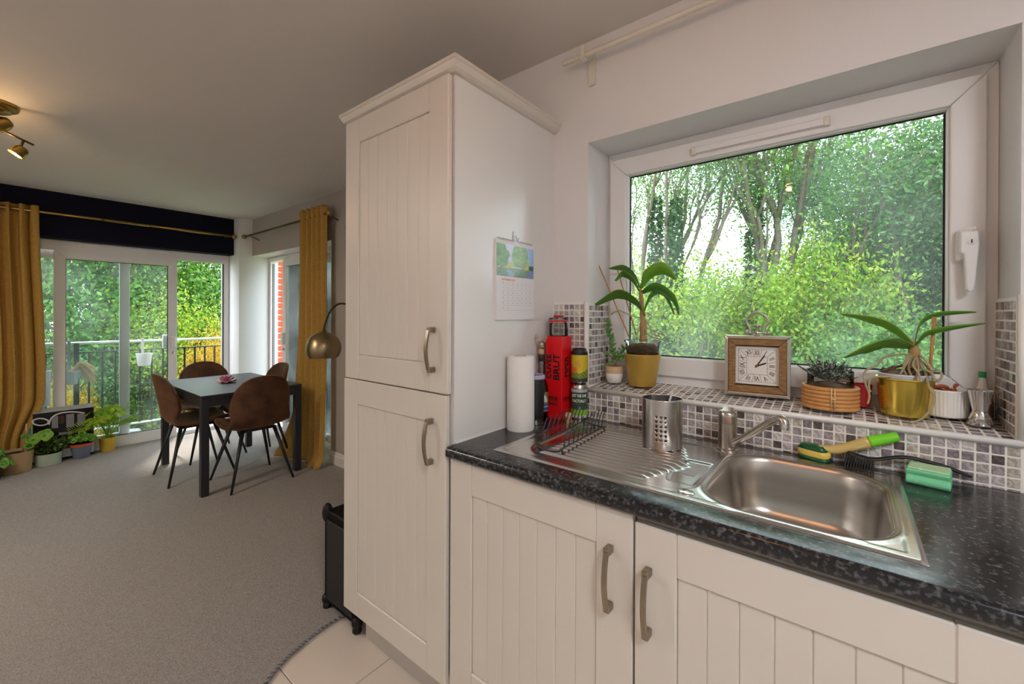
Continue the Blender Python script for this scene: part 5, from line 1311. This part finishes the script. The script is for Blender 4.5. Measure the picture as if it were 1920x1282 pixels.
# outer leaf of the building seen past the openings
RX = -5.22
t = thing('balcony_railing', 'black metal balcony railing with pale top rail', 'railing', (RX, -.6, -.03))
MB().tube([(RX, -2.4, 1.043), (RX, .62, 1.043)], .014, 10).build('top_rail', 'rail_top', t, smooth=True)
MB().box(RX-.018, RX+.018, -2.4, .62, .940, .952).build('upper_rail', 'rail_paint', t)
MB().box(RX-.016, RX+.016, -2.4, .62, .128, .142).build('lower_rail', 'rail_top', t)
bmx = MB().box(-.008, .008, -.008, .008, .135, .945).mesh('baluster'); bmx.materials.append(MAT['rail_paint'])
for k in range(29):
    o = bpy.data.objects.new('baluster', bmx); COL.objects.link(o); attach(o, t); o.location = (RX, -2.33+.1015*k, 0)
for yy in (-2.38, -.90, .60): MB().box(RX-.02, RX+.02, yy-.02, yy+.02, -.03, 1.04).build('post', 'rail_paint', t)
def hang(x, y, z, r0, r1, h_, mat, label, hookz):
    t = thing('hanging_planter', label, 'planter', (x, y, z))
    MB().lathe([(r0, 0), (r0+.003, .003), (r1-.004, h_-.012), (r1, h_-.010), (r1, h_), (r1-.007, h_), (r0-.004, .01), (0, .01)], x, y, 32, z).build('pot', mat, t, smooth=True, auto=True)
    MB().lathe([(r1-.009, h_-.018), (.02, h_-.012), (0, h_-.01)], x, y, 24, z).build('soil', 'dry_grass', t, smooth=True)
    MB().box(x-.003-r1*1.0, x+.003-r1*1.0, y-.012, y+.012, z+h_-.02, hookz+.018).box(x-r1-.003, RX+.03 if False else x-r1+.02, y-.012, y+.012, hookz+.016, hookz+.02).build('hook', mat, t)
    return t
hang(RX+.105, -.385, .775, .052, .074, .135, 'pot_white', 'white planter hooked on the railing with dry compost', 1.055)
hp2 = hang(RX+.105, -.955, .64, .052, .074, .135, 'pot_grey', 'grey planter on the railing with drooping dry grass', 1.055)
dg = MB(); b0 = Vector((RX+.105, -.935, .765))
for k in range(60):
    e = Vector((random.uniform(-.03, .05), .135+random.uniform(-.045, .04), -.06+random.uniform(-.07, .09))); dg.tube(curve([b0+Vector((random.uniform(-.03, .03), random.uniform(-.03, .03), 0)), b0+e*.45+Vector((0, 0, .085)), b0+e], 4), [.0022]*4+[.0035]*4+[.001], 4)
dg.build('dry_grass', 'dry_grass', hp2)
hang(RX+.105, -1.16, .45, .07, .08, .34, 'pot_grey', 'tall dark grey planter on the railing half behind curtain', 1.055)
tag(MB().lathe([(.05, 0), (.075, .03), (.085, .08), (.07, .125), (.06, .13), (0, .12)], -5.05, -.50, 28, -.03).build('stone_ball_pot', 'pot_grey', smooth=True), 'dark rounded pot on the balcony floor beside the sliding door', 'pot')

# ---- trees
random.seed(5); rng = np.random.default_rng(5)
def branch(mb, p, d, L_, r_, depth, ends, spread=.55, up_=.15, split=3):
    n = 5; P = [p]; q = p.copy(); dd = d.copy()
    for i in range(n):
        dd = (dd+Vector((random.uniform(-.16, .16), random.uniform(-.16, .16), random.uniform(-.05, .12)))).normalized(); q = q+dd*L_/n; P.append(q.copy())
    mb.tube(P, [r_*(1-.45*i/n) for i in range(n+1)], 7 if depth > 1 else 5)
    if depth in (1, 2): ends.append((P[-1].copy(), L_)); ends.append((P[3].copy(), L_))
    if depth == 0: ends.append((q.copy(), L_)); ends.append((P[3].copy(), L_)); return
    for k in range(split):
        a = random.uniform(0, 2*pi); s_ = Vector((cos(a), sin(a), 0)); nd = (dd+s_*spread*random.uniform(.6, 1.3)+Vector((0, 0, up_))).normalized()
        branch(mb, P[-1] if k == 0 else P[random.choice((2, 3, 4, 5))], nd, L_*random.uniform(.6, .8), r_*(.55 if k else .6), depth-1, ends, spread, up_, split)
def make_tree(name, label, group, height, r_, depth, nl, lsize, mat, cl, ivy=False, spread=.5, trunk=.32, bark='tree_bark', hang_=0.):
    t = thing(name, label, 'tree', (0, 0, 0), group=group); m = MB(); ends = []
    branch(m, Vector((0, 0, 0)), Vector((0, 0, 1)), height*trunk, r_, depth, ends, spread)
    m.build('trunk', bark, t, smooth=True, local=True)
    E_ = np.array([list(e[0]) for e in ends]); idx_ = rng.integers(0, len(E_), nl)
    C = E_[idx_]+rng.normal(size=(nl, 3))*cl*np.array([1, 1, .7]); C[:, 2] -= hang_*rng.random(nl)
    leaves('foliage', C, lsize, mat, t, .42, .2)
    if ivy:
        k = 6000; z = rng.random(k)**1.5*height*.62; a = rng.random(k)*2*pi; rr = r_*.6+.30*rng.random(k)*(1-.75*z/(height*.62))
        leaves('ivy', np.stack([rr*np.cos(a), rr*np.sin(a), z], 1), .09, 'ivy', t, .8)
    return t
def make_bush(name, label, group, rx, rz, nb, nl, lsize, mat):
    t = thing(name, label, 'bush', (0, 0, 0), group=group); m = MB()
    for k in range(7):
        a = random.uniform(0, 2*pi); m.tube(curve([(0, 0, 0), (rx*.25*cos(a), rx*.25*sin(a), rz*.6), (rx*.6*cos(a), rx*.6*sin(a), rz*1.3)], 5), [.05]*5+[.03]*5+[.012], 5)
    m.build('stems', 'tree_bark', t, smooth=True, local=True)
    cc = rng.normal(size=(nb, 3)); cc /= np.linalg.norm(cc, axis=1)[:, None]; cc *= (.45+.55*rng.random(nb))[:, None]; cc = cc*np.array([rx, rx, rz])+np.array([0, 0, rz])
    C = cc[rng.integers(0, nb, nl)]+rng.normal(size=(nl, 3))*np.array([rx, rx, rz])*.13
    C[:, 2] = np.abs(C[:, 2])
    leaves('foliage', C, lsize, mat, t, .5, .1); return t
GT = 'trees in the wood outside the flat'; GB = 'shrubs in the thicket outside the flat'
protoT = [make_tree('woodland_tree', 'x', GT, 13, .20, 4, 17000, .10, 'tree_green', .40, spread=.42),
          make_tree('woodland_tree', 'x', GT, 12, .14, 4, 8500, .085, 'tree_blue', .55, ivy=True, spread=.40, trunk=.34),
          make_tree('woodland_tree', 'x', GT, 11, .19, 4, 60000, .085, 'tree_blue', .50, spread=.62)]
protoB = [make_bush('woodland_shrub', 'x', GB, 1.7, 1.9, 90, 34000, .075, 'tree_green'), make_bush('woodland_shrub', 'x', GB, 1.5, 2.4, 70, 26000, .08, 'tree_yellow')]
used = set()
def place(proto, x, y, s, mat, label, rz=None, sz=None):
    o = proto if proto.name not in used else copy_tree(proto); used.add(proto.name)
    o.location = (x, y, GZ); o.rotation_euler.z = random.uniform(0, 6.28) if rz is None else rz; o.scale = (s, s, sz or s); o['label'] = label
    for ch in o.children:
        if ch.name.startswith('foliage'): setmat(ch, mat)
    return o
kw = 'beyond the kitchen window'; pw = 'beyond the patio door'
# trees seen through the kitchen window
place(protoT[1], -2.75, 8.9, .95, 'tree_green', 'slender ivy clad tree with open crown '+kw)
place(protoT[1], -2.15, 8.5, .92, 'tree_green', 'ivy clad twin of the slender open crowned tree '+kw, rz=2.)
place(protoT[1], -.75, 9.9, 1.05, 'tree_blue', 'tall ivy clad tree rising behind the mantel clock', rz=1.1)
place(protoT[0], -.05, 10.5, .95, 'tree_green', 'leaning grey trunk tree rising behind the mantel clock', rz=2.6)
place(protoT[2], 2.2, 10.4, 1.0, 'tree_blue', 'dense dark green tree '+kw+' by the white handle', rz=.4)
place(protoT[2], 4.9, 11.2, 1.15, 'tree_blue', 'dense dark green tree '+kw+' beyond the jigger', rz=2.)
place(protoT[2], 2.6, 14.2, 1.0, 'tree_blue', 'dense dark tree deeper in the wood '+kw, rz=4.)
place(protoT[0], -9.5, 10., 1.0, 'tree_yellow', 'tall yellowing tree at the corner of the wood')
lg = ['bushy green shrub in the thicket '+kw, 'bright yellow green shrub in the thicket '+kw, 'dark blue green shrub in the thicket '+kw]
mg = ['tree_green', 'tree_yellow', 'tree_blue']
for i in range(19):
    x = -6.5+.78*i; y = 7.9+1.1*((i*7) % 5)/4+.15*abs(x-.2); k = (0, 2, 1, 0, 2, 0, 1)[i % 7]
    place(protoB[0 if k != 1 else 1], x, y, 1.0+.12*random.uniform(-1, 1), mg[k], lg[k], sz=1.06+.14*random.uniform(-1, 1))
for i in range(9):
    k = (0, 1, 0)[i % 3]; place(protoB[k if k else 0], -7+1.75*i, 12.8+.8*(i % 2), 1.35, mg[k], ['taller green shrub at the back of the thicket '+kw, 'taller yellow shrub at the back of the thicket '+kw][k], sz=1.45)
# trees and shrubs seen through the patio door
lp = ['bushy green shrub in the thicket '+pw, 'yellow green shrub in the thicket '+pw, 'dark green shrub in the thicket '+pw, 'orange autumn shrub in the thicket '+pw]
mp_ = ['tree_green', 'tree_yellow', 'tree_blue', 'tree_orange']
for i in range(15):
    y = -6.2+.95*i; x = -12.2-1.0*((i*5) % 4)/3; k = (0, 1, 2, 0, 1, 0, 2)[i % 7]
    place(protoB[0 if k not in (1, 3) else 1], x, y, .95+.1*random.uniform(-1, 1), mp_[k], lp[k], sz=1.0)
for (x, y, s) in ((-10.7, 1.85, .46), (-11.0, -.35, .35), (-11.2, -1.5, .4)):
    place(protoB[1], x, y, s, 'tree_orange', lp[3], sz=s*1.75)
for i in range(9):
    y = -7+1.9*i; place(protoT[2] if i % 2 else protoT[0], -15.2-1.2*(i % 2), y, .95, mp_[(0, 2, 1)[i % 3]], ['tall green tree standing '+pw, 'tall dark tree standing '+pw, 'tall yellowing tree standing '+pw][i % 3])
for i in range(5): place(protoB[0], -14.6, -6+3.0*i, 1.5, 'tree_green', 'tall green shrub at the back of the thicket '+pw, sz=1.7)

# ---- kitchen pendant, then two added fill lamps out of view
pn = thing('pendant_lamp', 'short brass pendant with a glowing filament bulb on kitchen ceiling', 'lamp', (.68, -1.29, ZC))
MB().lathe([(0, 0), (.055, 0), (.055, -.012), (.02, -.04), (.006, -.045), (.006, -.16), (.018, -.165), (.018, -.20), (.0, -.20)][::-1], .68, -1.29, 28, ZC).build('stem', 'brass', pn, smooth=True, auto=True)
MB().ball((.68, -1.29, ZC-.285), .045, .045, .06, 20, 12).build('bulb', 'clear_glass', pn, smooth=True)
MB().tube(curve([(.68+.018*cos(a), -1.29+.018*sin(a), ZC-.25-.004*a) for a in [k*.8 for k in range(18)]], 2), .002, 6).build('filament', 'bulb_glow', pn)
point('pendant_light', (.68, -1.29, ZC-.285), 4, .014, (1, .38, .09), pn)
def fill(loc, e, label, r=.2, col=(1, .975, .95)):  # added ceiling lamp, out of view, to raise the indoor brightness
    t = thing('fill_lamp', label, 'lamp', loc)
    x, y, z = loc
    MB().lathe([(0, 0), (r+.01, 0), (r+.01, -.03), (r, -.035)][::-1], x, y, 40, z).build('base', 'trim_white', t, smooth=True, auto=True)
    MB().lathe([(r, -.035), (r*.95, -.055), (r*.7, -.072), (0, -.08)], x, y, 40, z).build('diffuser', 'fill_glow', t, smooth=True)
    l = bpy.data.lights.new('glow', 'AREA'); l.shape = 'DISK'; l.size = 2*r; l.energy = e; l.color = col
    o = bpy.data.objects.new('glow', l); COL.objects.link(o); o.location = (x, y, z-.085); attach(o, t)
fill((1.85, -1.75, ZC), 21, 'added unseen round flush ceiling light over the kitchen floor', col=(.94, .97, 1))  # added to brighten the kitchen
fill((-2.2, -2.75, ZC), 24, 'added unseen round flush ceiling light over the carpet', col=(1, .90, .78))  # added to brighten the living room
